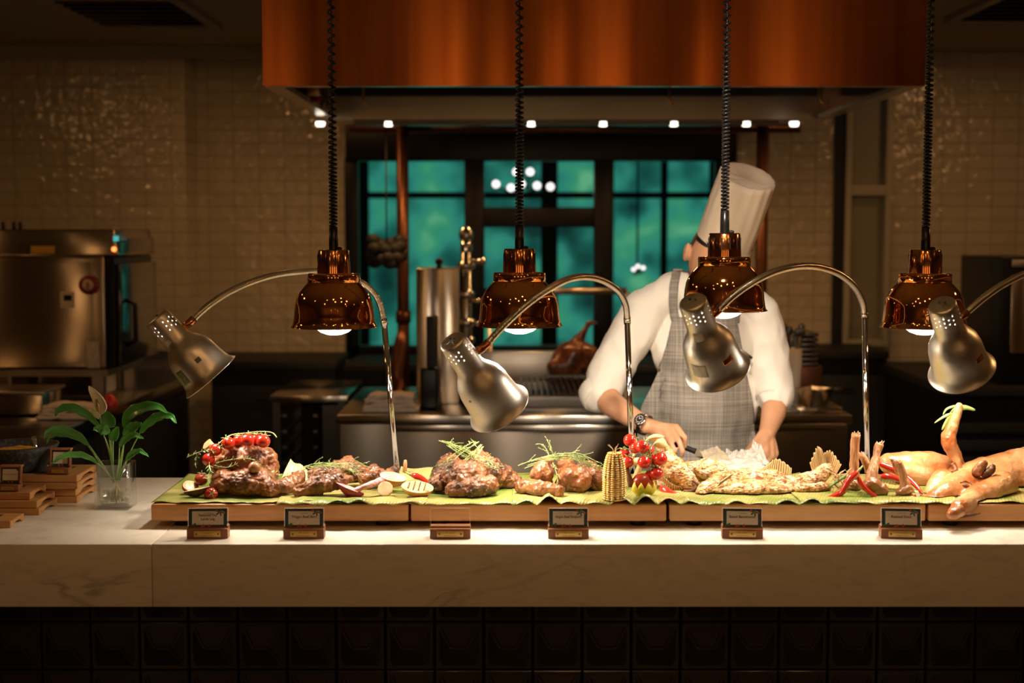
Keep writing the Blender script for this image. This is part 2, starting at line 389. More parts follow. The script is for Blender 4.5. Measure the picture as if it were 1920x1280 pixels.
# back wall around the window opening
wx0=p(653,400,YW).x; wx1=p(1377,400,YW).x; wz0=1.0; wz1=2.235
b=MB()
def wb(x0,x1,z0,z1): b.box(((x0+x1)/2,YW+.06,(z0+z1)/2),(x1-x0,.12,z1-z0))
wb(-6,wx0,0,ZC); wb(wx0,wx1,0,wz0); wb(wx0,wx1,wz1,ZC)
dx0=p(1582,400,YW).x; dx1=p(1668,400,YW).x
wb(wx1,dx0,0,ZC); wb(dx0,dx1,0,1.0); wb(dx0,dx1,2.45,ZC); wb(dx1,6,0,ZC)
struct(b.build('wall_back','wall_tile'))
px1=p(350,400,YP).x
b=MB().m('wall_tile').box(((-6+px1)/2,(YP+YW)/2,ZC/2+.5),(px1+6,YW-YP,ZC-1.0)); o=b.build('wall_back_pilaster'); struct(o)
struct(sbox('trim_1',-6,-.0+wx0,YP-.02,YP+.0,2.60,ZC,'ceiling_paint'))
# window_1 : black steel frame, three bays
W=struct(MB().build('window_1','black_metal'))
b=MB()
def bar(x0,x1,y0,y1,Y=YW+.02,t=.07):
    a=p(x0,y1,Y); c=p(x1,y0,Y); b.box(((a.x+c.x)/2,Y,(a.z+c.z)/2),(c.x-a.x,t,c.z-a.z),bev=.004)
bar(650,1380,236,302,t=.12); bar(650,672,296,668); bar(872,908,296,668,t=.1); bar(1112,1150,296,668,t=.1); bar(1336,1380,296,668)
bar(650,1380,648,672); bar(905,1115,389,426); bar(905,1115,540,552)
fr=b.build('window_frame','black_metal'); fr.parent=W; struct(fr)
for (x0,x1,y0,y1) in ((672,872,302,650),(908,1112,302,389),(908,1112,426,650),(1150,1336,302,650)):
    a=p(x0,y1,YW+.02); c=p(x1,y0,YW+.02)
    g=MB().box(((a.x+c.x)/2,YW+.03,(a.z+c.z)/2),(c.x-a.x,.006,c.z-a.z)).build('pane','window_glass'); g.parent=W; struct(g)
# right-hand narrow window: cream frame with two frosted panes
W2=struct(MB().build('window_2','cream_paint'))
b=MB(); zm=p(1600,357,YW).z
for (x0,x1,z0,z1) in ((dx0,dx0+.035,1.0,2.45),(dx1-.035,dx1,1.0,2.45),(dx0+.035,dx1-.035,1.0,1.04),(dx0+.035,dx1-.035,2.41,2.45),(dx0+.035,dx1-.035,zm-.03,zm+.03)):
    b.box(((x0+x1)/2,YW+.0,(z0+z1)/2),(x1-x0,.08,z1-z0),bev=.004)
o=b.build('window_frame','cream_paint'); o.parent=W2; struct(o)
for z0,z1 in ((1.04,zm-.03),(zm+.03,2.41)):
    o=sbox('pane',dx0+.035,dx1-.035,YW+.03,YW+.04,z0,z1,'frosted'); o.parent=W2; struct(o)
struct(sbox('trim_2',dx0-.06,dx0,YW-.02,YW,.9,2.5,'black_matt'))
# the room beyond the window: teal-lit wall of panes, seen through the glass
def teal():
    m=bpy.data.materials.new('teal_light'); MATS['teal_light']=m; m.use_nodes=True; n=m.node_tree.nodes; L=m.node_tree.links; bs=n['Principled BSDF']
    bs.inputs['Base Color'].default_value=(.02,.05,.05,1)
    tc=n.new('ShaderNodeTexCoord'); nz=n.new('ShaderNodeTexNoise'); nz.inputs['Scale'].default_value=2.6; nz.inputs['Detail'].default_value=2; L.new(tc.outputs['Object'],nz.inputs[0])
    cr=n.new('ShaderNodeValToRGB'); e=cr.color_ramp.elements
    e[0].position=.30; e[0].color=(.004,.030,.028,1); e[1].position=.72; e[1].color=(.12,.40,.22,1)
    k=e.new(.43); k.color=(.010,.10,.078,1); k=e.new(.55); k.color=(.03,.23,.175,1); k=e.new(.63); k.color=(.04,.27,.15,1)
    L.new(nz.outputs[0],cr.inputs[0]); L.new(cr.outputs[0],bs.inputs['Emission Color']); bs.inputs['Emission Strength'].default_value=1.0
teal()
YO=11.2
struct(MB().box((0,YO+.05,1.6),(7,.1,3.2)).build('wall_beyond','teal_light'))
b=MB()
for k,px in enumerate((560,676,757,890,1030,1135,1245,1345,1420)):
    q=p(px,400,YO-.05); b.box((q.x,YO-.05,1.6),(.05 if k in (2,6) else .13,.06,3.2))
for py in (366,):
    q=p(960,py,YO-.08); b.box((0,YO-.08,q.z),(7,.05,.05))
struct(b.build('trim_3','black_matt'))
struct(sbox('floor_beyond',-3.5,3.5,YW+.2,YO+.1,-.1,0,'black_matt'))
struct(sbox('ceiling_beyond',-3.5,3.5,YW+.2,YO+.1,3.2,3.3,'black_matt'))
# chandeliers beyond the window
mat('crystal_bulb',(1,1,1),emis=(1,.80,.80),es=2.2)
def chandelier(pts,r,lab):
    c=p(*pts[0],9.9); t=thing('chandelier',lab,'lamp',c)
    for q in pts:
        a=p(*q,9.9); MB().ball(a,r,12).build('bulb','crystal_bulb',t)
    m=MB()
    for q in pts:
        a=p(*q,9.9); m.tube([c+Vector((0,.05,.02)),(a+c)/2+Vector((0,.04,-.05)),a+Vector((0,0,-.02))],.008,6)
    m.cyl(c+Vector((0,.05,0)),c+Vector((0,.05,3.2-c.z)),.008,seg=6); m.build('branches','black_metal',t)
chandelier([(978,345),(968,322),(994,322),(958,352),(1007,348),(1032,350),(930,345)],.026,'glowing chandelier with pinkish round bulbs behind the upper middle window pane')
chandelier([(1196,499),(1188,505),(1206,502)],.014,'small low cluster of glowing bulbs seen through the right-hand window')
# ceiling air vents
def vent(x0,x1,y0,y1,lab):
    t=thing('ceiling_vent',lab,'vent',((x0+x1)/2,(y0+y1)/2,ZC))
    m=MB(); z=ZC-.012
    for a in ((x0,x1,y0,y0+.05),(x0,x1,y1-.05,y1),(x0,x0+.05,y0+.05,y1-.05),(x1-.05,x1,y0+.05,y1-.05)): m.box(((a[0]+a[1])/2,(a[2]+a[3])/2,z),(a[1]-a[0],a[3]-a[2],.024))
    m.build('frame','ceiling_paint',t)
    MB().box(((x0+x1)/2,(y0+y1)/2,ZC-.003),(x1-x0-.1,y1-y0-.1,.004)).build('backing','black_matt',t)
    y=y0+.1
    while y<y1-.08:
        MB().box(((x0+x1)/2,y,ZC-.014),(x1-x0-.1,.05,.004),rot=(.6,0,0)).build('slat','dark_steel',t); y+=.11
vent(-2.02,-1.42,6.15,7.08,'dark slatted ceiling vent above the oven, left of the copper hood')
vent(2.05,3.1,6.0,6.85,'dark slatted ceiling vent right of the copper hood')
for i,(x,z) in enumerate(ADDED_LANTERNS):  # invented glowing panels, added to be mirrored in the copper shades
    t=thing('added_lantern',['leftmost','second','third','rightmost'][i]+' tall glowing lantern added on the unseen dining room wall to light the counter','lamp',(x,-2.95,z))
    MB().box((x,-2.94,z),(.34,.10,.80),bev=.01).build('shade','added_lantern_glow',t); m=MB()
    for dz in (-.41,.41): m.box((x,-2.94,z+dz),(.38,.12,.03))
    m.build('frame','black_metal',t)
# invented small round downlights in the unseen dining room ceiling, for reflections
for i,(x,y) in enumerate(FILL_SPOTS):
    t=thing('fill_downlight','invented small round downlight in the dining room ceiling before the counter','lamp',(x,y,ZC),group='invented dining room downlights')
    MB().lathe([(.04,-.012),(.055,-.012),(.06,0),(.04,0)],(x,y,ZC),16).build('trim_ring','black_metal',t)
    MB().lathe([(.001,-.004),(.036,-.004)],(x,y,ZC-.002),16,cap0=True).build('lens','spot_glow',t)
# ---------------------------------------------------------------- serving counter
ct=thing('serving_counter','long white marble-topped serving counter with dark glossy tiled front','counter',(0,(YF+YB)/2,0))
zb=.743; xs=p(285,1080,YF).x
m=MB(); m.box(((-2.2+xs)/2-.0003,(YF+YB)/2,(CZ+zb)/2),(xs+2.2-.0006,YB-YF,CZ-zb),bev=.002)
m.build('worktop','marble',ct)
m=MB(); m.box(((2.2+xs)/2+.0003,(YF+YB)/2,(CZ+zb)/2),(2.2-xs-.0006,YB-YF,CZ-zb),bev=.002)
m.build('worktop','marble',ct)
MB().box((0,(YF+YB)/2+.05,zb/2+.02),(4.3,YB-YF-.16,zb-.045)).build('plinth','black_matt',ct)
T=.1225; Y0=YF+.035; m=MB(); x0=p(32,1213,Y0).x-T/2
n=int((2.2+x0)/T)+1; x0-=n*T; zt=p(960,1165,Y0).z+T
for i in range(int(4.4/T)):
    for j in range(6):
        cx=x0+(i+.5)*T; cz=zt-(j+.5)*T
        if cz<.05 or abs(cx)>2.15: continue
        h=T/2-.0015; g=T/2-.012
        b=bmesh.new(); 
        def ring(hx,hz,y): return [b.verts.new((cx+sx*hx,y,cz+sz*hz)) for sx,sz in ((-1,-1),(1,-1),(1,1),(-1,1))]
        A=ring(h,h,Y0); B=ring(h-.003,h-.003,Y0-.003); C=ring(g,g,Y0-.003)
        for P_,Q_ in ((A,B),(B,C)):
            for k in range(4): b.faces.new((P_[k],P_[(k+1)%4],Q_[(k+1)%4],Q_[k]))
        r0=b.verts.new((cx-.019,Y0-.023,cz+.0)); r1=b.verts.new((cx+.019,Y0-.023,cz+.0))
        b.faces.new((C[0],C[1],r1,r0)); b.faces.new((C[2],C[3],r0,r1)); b.faces.new((C[3],C[0],r0)); b.faces.new((C[1],C[2],r1))
        eg=[e for e in b.edges if r0 in e.verts or r1 in e.verts]
        bmesh.ops.bevel(b,geom=eg,offset=.0048,segments=4,affect='EDGES')
        top=cz+h
        if top>zb-.001:
            for v in b.verts: v.co.z=min(v.co.z,zb-.0015)
        m.add(b,Matrix(),False)
m.build('tiled_front','tile_brown',ct)
# ---------------------------------------------------------------- carving boards
BZ0=.917; BZ=.962; YB0=p(960,977,3.634).y; YB1=YB0+.46
boards=[(283,766,'leftmost long wooden carving board, under the lamb leg','board_wood'),(770,1250,'second wooden carving board from the left, behind the clear empty sign','board_wood'),
        (1255,1736,'third wooden carving board from the left, under the baked fish','board_wood_light'),(1741,2230,'rightmost wooden carving board, under the roast piglet','board_wood')]
for a,c,l,mt in boards:
    x0=p(a,960,YB0).x; x1=p(c,960,YB0).x
    t=thing('carving_board',l,'cutting board',((x0+x1)/2,YB0+.23,CZ),group='carving boards along the counter')
    MB().box(((x0+x1)/2,YB0+.23,(BZ0+BZ)/2),(x1-x0,.46,BZ-BZ0),bev=.006,seg=3).build('board',mt,t)
    for fx in (x0+.07,x1-.07):
        for fy in (YB0+.05,YB1-.05): MB().lathe([(.02,0),(.018,BZ0-CZ)],(fx,fy,CZ),16,cap0=True,cap1=True).build('foot','black_matt',t)
# ---------------------------------------------------------------- banana leaves
def leafmat(name,c,c2,c3):
    m=bpy.data.materials.new(name); MATS[name]=m; m.use_nodes=True; n=m.node_tree.nodes; L=m.node_tree.links; b=n['Principled BSDF']
    tc=n.new('ShaderNodeTexCoord'); mp=n.new('ShaderNodeMapping'); mp.inputs['Rotation'].default_value=(0,0,.3); L.new(tc.outputs['Object'],mp.inputs[0])
    wv=n.new('ShaderNodeTexWave'); wv.inputs['Scale'].default_value=38; wv.inputs['Distortion'].default_value=1.2; wv.inputs['Detail'].default_value=2; L.new(mp.outputs[0],wv.inputs[0])
    nz=n.new('ShaderNodeTexNoise'); nz.inputs['Scale'].default_value=7; nz.inputs['Detail'].default_value=4; L.new(tc.outputs['Object'],nz.inputs[0])
    r=n.new('ShaderNodeMapRange'); r.inputs[1].default_value=.38; r.inputs[2].default_value=.62; L.new(nz.outputs[0],r.inputs[0])
    a=n.new('ShaderNodeMix'); a.data_type='RGBA'; a.inputs[6].default_value=(*c,1); a.inputs[7].default_value=(*c3,1); L.new(r.outputs[0],a.inputs[0])
    q=n.new('ShaderNodeMath'); q.operation='MULTIPLY'; q.inputs[1].default_value=.35; L.new(wv.outputs[1],q.inputs[0])
    d=n.new('ShaderNodeMix'); d.data_type='RGBA'; d.inputs[7].default_value=(*c2,1); L.new(a.outputs[2],d.inputs[6]); L.new(q.outputs[0],d.inputs[0]); L.new(d.outputs[2],b.inputs['Base Color'])
    b.inputs['Roughness'].default_value=.38
    bp=n.new('ShaderNodeBump'); bp.inputs['Strength'].default_value=.3; bp.inputs['Distance'].default_value=.002; L.new(wv.outputs[1],bp.inputs['Height']); L.new(bp.outputs[0],b.inputs['Normal'])
leafmat('banana_leaf',(.16,.22,.035),(.08,.12,.02),(.46,.38,.13)); leafmat('banana_leaf_dry',(.42,.38,.14),(.24,.24,.07),(.52,.46,.22))
def bleaf(x0,x1,y0,y1,lab,seed,mt='banana_leaf',lift=0,amp=.010,nu=90,skew=0):
    def f(u,v):
        x=x0+(x1-x0)*u+skew*v; e=max(0,1-v/.22); e2=max(0,1-abs(v-1)/.15); s=max(0,1-u/.06)+max(0,(u-.94)/.06)
        y=y0+(y1-y0)*v+.012*noise.noise(Vector((u*9,seed,0)))*e
        rip=noise.noise(Vector((u*(x1-x0)*16,v*2.5,seed)))
        z=BZ+.003+lift+abs(rip)*amp*(.12+e+e2*.5)+.0015*math.sin(x*60+seed)*.5
        over=YB0-y                                   # the part hanging past the board's front edge droops
        if over>0: z=BZ+.003+lift-over*.35+abs(rip)*amp*1.1
        return (x,y,z)
    o=MB().grid(f,nu,26,th=.0009).build('banana_leaf',mt); tag(o,lab,'leaf','banana leaves under the food'); return o
X=lambda px,Y=3.64: p(px,950,Y).x
bleaf(X(284),X(700),YB0+.005,YB1-.03,'green banana leaf under the lamb leg at the left end',1)
bleaf(X(520),X(800),YB0-.012,YB1-.06,'yellow-green banana leaf under the sliced skirt steak',2,lift=.0022,amp=.026)
bleaf(X(740),X(1010),YB0-.010,YB1-.01,'banana leaf under the large rib roast',3,lift=.0012)
bleaf(X(960),X(1290),YB0-.016,YB1-.05,'crumpled banana leaf under the striploin roast and corn',4,lift=.0034,amp=.032)
bleaf(X(1270),X(1560),YB0-.012,YB1-.04,'banana leaf under the baked fish',5,lift=.0012,amp=.026)
bleaf(X(1500),X(1800),YB0-.010,YB1-.05,'banana leaf under the red chillies and lemongrass',6,lift=.0034,amp=.008)
bleaf(X(1780),X(2200),YB0+.002,YB1-.02,'banana leaf under the roast piglet',7,lift=.0012,amp=.008)
def tri(a,b_,c,d,lab,mt):
    A,B,C,D=[Vector(q) for q in (a,b_,c,d)]
    def f(u,v): q=A.lerp(B,u).lerp(D.lerp(C,u),v); q.z+=.004*math.sin(u*5+v*3); return q
    o=MB().grid(f,14,14,th=.001).build('banana_leaf',mt); tag(o,lab,'leaf','banana leaves under the food')
tri(p(520,915,3.93),p(600,905,3.93),p(565,873,3.97),p(545,860,3.98),'pale folded leaf corner standing up between lamb leg and skirt steak','banana_leaf_dry')
tri(p(745,905,3.95),p(800,905,3.95),p(812,878,4.05),p(752,874,4.05),'pale leaf corner rising behind the halved onions left of the rib roast','banana_leaf_dry')
# ---------------------------------------------------------------- menu signs
def sign(px,lab,lines,rz=0,Y=None,card=True):
    bx=pz(px,1010,CZ); t=thing('menu_sign',lab,'sign',(bx.x,bx.y+.018,CZ),rz,group='menu signs along the counter edge',world=False)
    w_=.101; 
    poly=[(-.018,0),(.022,0),(.022,.030),(-.006,.030),(-.010,.024),(-.018,.024)]
    Mx=Matrix.Rotation(PI/2,4,'Z')@Matrix.Rotation(PI/2,4,'X')  # x->y, y->z, z->x
    base=MB().m('sign_wood').prism(poly,-w_/2,w_/2,Mx,bev=.0008).build('wooden_base',None,t)
    R=Matrix.Translation((0,-.005,.024))@Matrix.Rotation(PI/2-.12,4,'X')
    H=.050; W_=.098
    ac=MB().box((0,H/2,0),(W_,H,.0035),bev=.0004); ac2=MB(); ac2.add(ac.bm,R,False); ac2.build('acrylic_holder','acrylic',t)
    eg=MB(); 
    for c_,d_ in (((0,H+.0004,0),(W_,.0010,.0036)),((-W_/2-.0003,H/2,0),(.0007,H,.0036)),((W_/2+.0003,H/2,0),(.0007,H,.0036))): eg.box(c_,d_)
    eg.bm.transform(R); eg.build('holder_edge','acrylic_edge',t)
    MB().box((0,-.0145,.0246),(w_-.002,.007,.0012)).build('wood_lip','sign_wood_light',t)
    if card:
        g=MB()
        g.m('card_green').box((0,H/2,.0022),(W_-.003,H-.002,.0006)); g.m('card_cream').box((0,H/2+.001,.0028),(W_-.020,H-.016,.0006))
        for k in range(5):
            an=k*1.25; g.m('card_leaf').ball((.030+.006*math.cos(an),H-.010+.005*math.sin(an),.0032),(.005,.0022,.0004),8,M=Matrix.Rotation(an,4,'Z'))
        g.m('card_red').ball((.022,H-.006,.0033),(.003,.0035,.0004),8); g.ball((.040,H-.011,.0033),(.0035,.003,.0004),8)
        g.m('card_leaf').ball((-.036,.007,.0033),(.008,.004,.0004),8); g.ball((-.032,.011,.0033),(.003,.003,.0004),8)
        g.m('card_red')
        for cx in (-.011,.004):
            for k in range(5): an=k*2*PI/5+.3; g.ball((cx+.0028*math.cos(an),.006+.0028*math.sin(an),.0035),(.003,.0013,.0004),6,M=Matrix.Rotation(an,4,'Z'))
        g.m('card_pink').ball((-.015,.004,.0036),(.004,.001,.0003),6,M=Matrix.Rotation(-.6,4,'Z'))
        gg=MB(); gg.mats=g.mats
        for f in g.bm.faces: pass
        g.bm.transform(R); cd_=g.build('card',None,t)
        tx=MB(); y0=H/2+.004+(.004 if len(lines)>1 else 0)
        for i,l in enumerate(lines): text_mb(l,.0088,tx,R@Matrix.Translation((0,y0-i*.0095,.0034)),depth=.0001,bold=.00022,maxw=.066)
        text_mb('15 STAMFORD',.0032,tx,R@Matrix.Translation((0,H-.0125,.0034)),depth=.0001)
        sub('lettering',tx,'ink',cd_)
    pl=MB().box((0,-.0188,.0125),(.066,.0014,.0155),bev=.0005).build('brass_plate','brass',t)
    R2=Matrix.Translation((0,-.0196,.0125))@Matrix.Rotation(PI/2,4,'X'); tx=MB()
    text_mb('The Capitol',.0052,tx,R2@Matrix.Translation((0,.0026,0)),depth=.0001); text_mb('Kempinski Hotel',.0045,tx,R2@Matrix.Translation((0,-.0036,0)),depth=.0001)
    for sx in (-1,1):
        b=bmesh.new(); bmesh.ops.create_circle(b,cap_ends=True,segments=14,radius=.0026); tx.add(b,R2@Matrix.Translation((sx*.027,0,.0002)),False)
    sub('lettering',tx,'brass_ink',pl)
    return t
sign(388,'menu sign in front of the lamb leg, leftmost on the counter edge',['Pastured Fed','Lamb Leg'],.05)
sign(569,'menu sign with one line of text in front of the skirt steak',['Wagyu Beef Skirt'],.02)
sign(844,'clear acrylic menu sign without a card in front of the rib roast',[],0,card=False)
sign(1066,'menu sign in front of the striploin roast, right of the empty one',['Angus Beef Striploin'],0)
sign(1393,'menu sign in front of the baked fish',['Baked Barramundi'],-.06)
sign(1692,'rightmost menu sign, in front of the chillies and lemongrass',['Roasted Duck'],-.08)
# ---------------------------------------------------------------- copper pendant heat lamps
YL=3.80; PS=YL/4.15
def pendant(px,rim,lab,tight,power=5.0):
    o=p(px,rim,YL); z0=o.z; t=thing('pendant_heat_lamp',lab,'lamp',o,group='copper pendant heat lamps')
    Z=Matrix.Translation(o)@Matrix.Scale(PS,4); V=lambda x,y,z: Z@Vector((x,y,z))
    pr=[(.1265,0),(.1262,.002),(.1225,.004),(.119,.018),(.1165,.035),(.1145,.06),(.110,.083),(.101,.102),(.088,.118),(.078,.128),(.0755,.132)]
    MB().lathe(pr+[(.074,.130),(.086,.116),(.099,.100),(.108,.082),(.1125,.06),(.115,.035),(.118,.012),(.1262,.0)],M=Z,seg=64).build('shade','copper_mirror',t)
    MB().lathe([(.074,.130),(.0765,.132),(.0765,.152),(.0745,.1565),(.050,.1575)],M=Z,seg=48).build('collar','copper_mirror',t)
    cap=MB().lathe([(.0485,.157),(.048,.175),(.0455,.222),(.043,.2255),(.0,.226)],M=Z,seg=48).build('cap','copper_dark',t)
    s=MB()
    for k in range(12):
        a=k*PI/6+.2; s.box(V(.0466*math.cos(a),.0466*math.sin(a),.195),(.002,.0026,.032),rot=(0,0,a))
    sub('vent_slot',s,'black_matt',cap)
    k=MB().ball(V(.018,-.01,.229),(.008,.006,.005),10); sub('knob',k,'black_matt',cap)
    MB().lathe([(0,-.024),(.02,-.022),(.04,-.015),(.055,-.003),(.062,.012),(.060,.03),(.04,.07),(.02,.11)],M=Z,seg=40,cap0=True).build('bulb','bulb',t)
    MB().lathe([(.0135,.226),(.0135,.245),(.0125,.29),(.009,.292),(.0,.292)],M=Z,seg=20).build('cord_sleeve','black_cord',t)
    # coiled cord up to the ceiling, stretched towards its top
    h0=.290*PS; z=z0+h0; a=.5; pts=[]; H=ZC-z
    while z<ZC-.01:
        f=(z-z0-h0)/H; pitch=(.0105+.016*min(1,max(0,(f-tight)/.35)))*PS; R=.0098*PS
        pts.append(Vector((o.x+R*math.cos(a),o.y+R*math.sin(a),z))); a+=PI/7; z+=pitch/14
    m=MB().tube(pts,.0032,6); m.cyl(o+Vector((0,0,h0)),Vector((o.x,o.y,ZC)),.0022,seg=6); m.build('coiled_cord','black_cord',t)
    MB().lathe([(.05,0),(.05,-.02),(.0,-.025)],(o.x,o.y,ZC),24).build('ceiling_rose','copper_dark',t)
    area('pendant_light',V(0,0,-.027),.09,power,LAMP)
pendant(627,613,'copper pendant lamp on a coiled cord, leftmost of the four',.12)
pendant(974,611,'second copper pendant lamp from the left, above the rib roast',.22)
pendant(1357,582,'copper pendant lamp hanging in front of the chef’s face'.replace('’',"'"),.30)
pendant(1732,613,'rightmost copper pendant lamp, above the lemongrass and chillies',.30)
# ---------------------------------------------------------------- gooseneck heat lamps
GS=.925
def goose(lab,pole,flex,cap,rim,Ycap,Yrim,stick,power=2.2,seed=0):
    a=pz(pole[0],pole[1],CZ); a.y=4.28; a.x=p(pole[0],pole[1],4.28).x; a.z=CZ; top=p(pole[2],pole[3],4.28)
    t=thing('gooseneck_heat_lamp',lab,'lamp',a,group='steel gooseneck heat lamps')
    MB().lathe([(.05,0),(.05,.006),(.02,.012),(.011,.02),(.011,.03)],a,28,cap0=True).build('base','chrome',t)
    MB().cyl(a+Vector((0,0,.01)),top,.0088,seg=20).build('pole','chrome',t)
    n=len(flex); path=smoothpath([p(x,y,Y) for x,y,Y in flex],16)
    L=[0]
    for i in range(1,len(path)): L.append(L[-1]+(path[i]-path[i-1]).length)
    pts=[];R=[]; s=0; i=0; st=.0011; c=0      # fine ribs of the flexible tube
    while s<L[-1]:
        while L[i+1]<s: i+=1
        f=(s-L[i])/max(1e-9,L[i+1]-L[i]); pts.append(path[i].lerp(path[i+1],f)); R.append((.0092,.0096,.0092,.0084)[c%4]); c+=1; s+=st
    MB().tube(pts,R,14).build('gooseneck','chrome_flex',t)
    MB().tube([path[0]+(path[0]-path[4]).normalized()*.012,path[0],path[4]],[.0108,.0108,.0108],16).build('pole_collar','chrome',t)
    A=p(*cap,Ycap); B=p(*rim,Yrim); d=(B-A).normalized(); Ln=(B-A).length
    Q=Matrix.Translation(A)@frame(d)@Matrix.Scale(GS,4); k=Ln/GS
    pr=[(0,.0),(.030,.0),(.0355,-.002),(.0375,-.006),(.0385,-.02)]
    holes=[-.024-.0036*q for q in range(10)]
    pr+=[(.0385+.0012*i/10,z) for i,z in enumerate(holes)]
    pr+=[(.0405,-.085*k/.23),(.046,-.099*k/.23),(.057,-.113*k/.23),(.067,-.130*k/.23),(.072,-.150*k/.23),(.0745,-.18*k/.23),(.077,-.203*k/.23),(.081,-.217*k/.23),(.0905,-.229*k/.23),(.0925,-.2305*k/.23)]
    def skip(i,j):
        r=i-4
        if r<0 or r>8: return False
        c=j%32
        return (r in (0,4,8) and c in (2,12,22)) or (r in (2,6) and c in (7,17)) 
    m=MB().lathe(pr,seg=96,M=Q,skip=skip); 
    sh=m.build('shade','aluminium',t); md=sh.modifiers.new('thick','SOLIDIFY'); md.thickness=.0012; md.offset=-1
    s=MB()
    for dx in (-.008,.008): s.lathe([(.0035,.0),(.0035,.004),(.001,.005)],M=Q@Matrix.Translation((dx,.004,0)),seg=8,cap1=True)
    sub('screw',s,'dark_steel',sh)
    MB().lathe([(.0,-.012),(.028,-.014),(.031,-.05),(.032,-.095),(.045,-.13),(.062,-.16),(.066,-.19),(.060,-.212),(.04,-.228),(.0,-.238)],M=Q,seg=40).build('bulb','bulb',t)
    e=path[-1]; tgt=A+d*(Ln*.30); MB().tube([e-(e-path[-6]).normalized()*.01,e,e.lerp(tgt,.5)],[.0112,.0112,.0095],14).build('neck_joint','copper_dark',t)
    # stickers wrapped on the shade
    inv=Q.inverted()
    def wrap(ang,z0,z1,da,mt,name):
        def rr(z):
            for i in range(len(pr)-1):
                if pr[i][1]>=z>=pr[i+1][1]: f=(pr[i][1]-z)/max(1e-9,pr[i][1]-pr[i+1][1]); return pr[i][0]+(pr[i+1][0]-pr[i][0])*f
            return .08
        def f(u,v):
            a=ang+(u-.5)*da; z=z0+(z1-z0)*v; r=rr(z)+.0007; return Q@Vector((r*math.cos(a),r*math.sin(a),z))
        x=MB().grid(f,8,6,th=.0003); sub(name,x,mt,sh)
    # angle facing the camera
    fc=inv.to_3x3()@Vector((-(A.x)*.25,-1,.12)); fa=math.atan2(fc.y,fc.x)
    for off,z0,z1,da,mt in stick: wrap(fa+off,z0*k/.23,z1*k/.23,da,mt,'sticker')
    area('gooseneck_light',A+d*(Ln+.012),.09,power,LAMP,rot=frame(d).to_euler())
goose('gooseneck lamp at the far left, its brushed shade tilted towards the lamb leg',(746,895,720,602),
      [(720,602,4.28),(713,572,4.28),(700,548,4.27),(676,528,4.25),(640,514,4.22),(600,508,4.18),(560,510,4.13),(515,516,4.06),(468,530,3.98),(425,550,3.90),(388,575,3.83),(358,603,3.79)],
      (293,594),(395,706),3.76,3.79,[(-.95,-.155,-.200,.35,'sticker_green'),(.05,-.158,-.172,.22,'dark_steel'),(-.7,-.066,-.082,.55,'sticker')])
goose('gooseneck lamp with plain shade tilted over the rib roast',(1186,890,1176,600),
      [(1176,600,4.28),(1173,572,4.25),(1159,546,4.14),(1132,527,3.98),(1100,519,3.81),(1065,524,3.69),(1025,544,3.63),(985,573,3.60),(945,610,3.58),(912,646,3.575)],
      (847,638),(936,765),3.52,3.63,[(-.9,-.14,-.145,.1,'dark_steel')])
goose('gooseneck lamp with stickered shade in front of the chef, over the fish',(1627,890,1621,590),
      [(1621,590,4.28),(1617,565,4.25),(1601,536,4.13),(1572,513,3.97),(1532,500,3.82),(1490,500,3.71),(1448,511,3.64),(1408,531,3.59),(1372,557,3.56),(1342,586,3.54)],
      (1298,564),(1345,692),3.48,3.60,[(-.75,-.155,-.192,.65,'sticker'),(.45,-.158,-.175,.45,'copper_dark'),(-.5,-.075,-.098,.7,'sticker')],power=.9)
goose('gooseneck lamp at the right edge, shade tilted over the piglet',(2066,890,2060,590),
      [(2060,590,4.28),(2056,560,4.25),(2037,530,4.12),(2005,510,3.96),(1965,503,3.82),(1925,512,3.72),(1890,528,3.65),(1858,548,3.61),(1830,570,3.58),(1808,590,3.565)],
      (1766,570),(1803,694),3.50,3.61,[(.75,-.16,-.175,.4,'copper_dark')],power=1.1)
# ---------------------------------------------------------------- extractor hood
YH0=5.35; YH1=6.95; HX0=p(493,162,YH0).x; HX1=p(1735,162,YH0).x; HZ=2.2
t=thing('extractor_hood','large copper-clad extractor hood over the cooking range','extractor hood',((HX0+HX1)/2,(YH0+YH1)/2,ZC))
MB().box(((HX0+HX1)/2,YH0+.004,(HZ+ZC)/2),(HX1-HX0,.008,ZC-HZ-.004)).build('front_panel','copper_hood',t)
for x in (HX0+.004,HX1-.004): MB().box((x,(YH0+YH1)/2+.004,(HZ+ZC)/2),(.008,YH1-YH0-.008,ZC-HZ-.004)).build('side_panel','copper_dark',t)
MB().box(((HX0+HX1)/2,YH1,(HZ+ZC)/2+.0),(HX1-HX0,.01,ZC-HZ-.004)).build('back_panel','steel',t)
m=MB()
for a in ((HX0+.009,HX1-.009,YH0+.009,YH0+.06),(HX0+.009,HX0+.07,YH0+.06,YH1-.07),(HX1-.07,HX1-.009,YH0+.06,YH1-.07)): m.box(((a[0]+a[1])/2,(a[2]+a[3])/2,HZ+.012),(a[1]-a[0],a[3]-a[2],.02))
m.build('drip_channel','steel',t)
m=MB(); n=7; w_=(HX1-HX0-.16)/n
for k in range(n): m.box((HX0+.08+w_*(k+.5),(YH0+YH1)/2,2.42),(w_-.01,YH1-YH0-.1,.03),rot=(.08,0,0),bev=.004)
m.build('grease_filter','dark_steel',t)
MB().box(((HX0+HX1)/2,YH1-.03,2.335),(HX1-HX0-.14,.03,.05)).build('inner_trim','black_matt',t)
m=MB().box(((HX0+HX1)/2-.05,YH1-.16,HZ-.028),(2.0,.09,.025)); m.build('light_rail','dark_steel',t)
for px in (600,728,996,1131,1264,1400,1490):
    q=p(px,223,YH1-.2); l=MB().lathe([(.0,-.002),(.017,-.001),(.022,.008),(.022,.02)],(q.x,YH1-.19,HZ-.045),16).build('spotlight','spot_glow',t)
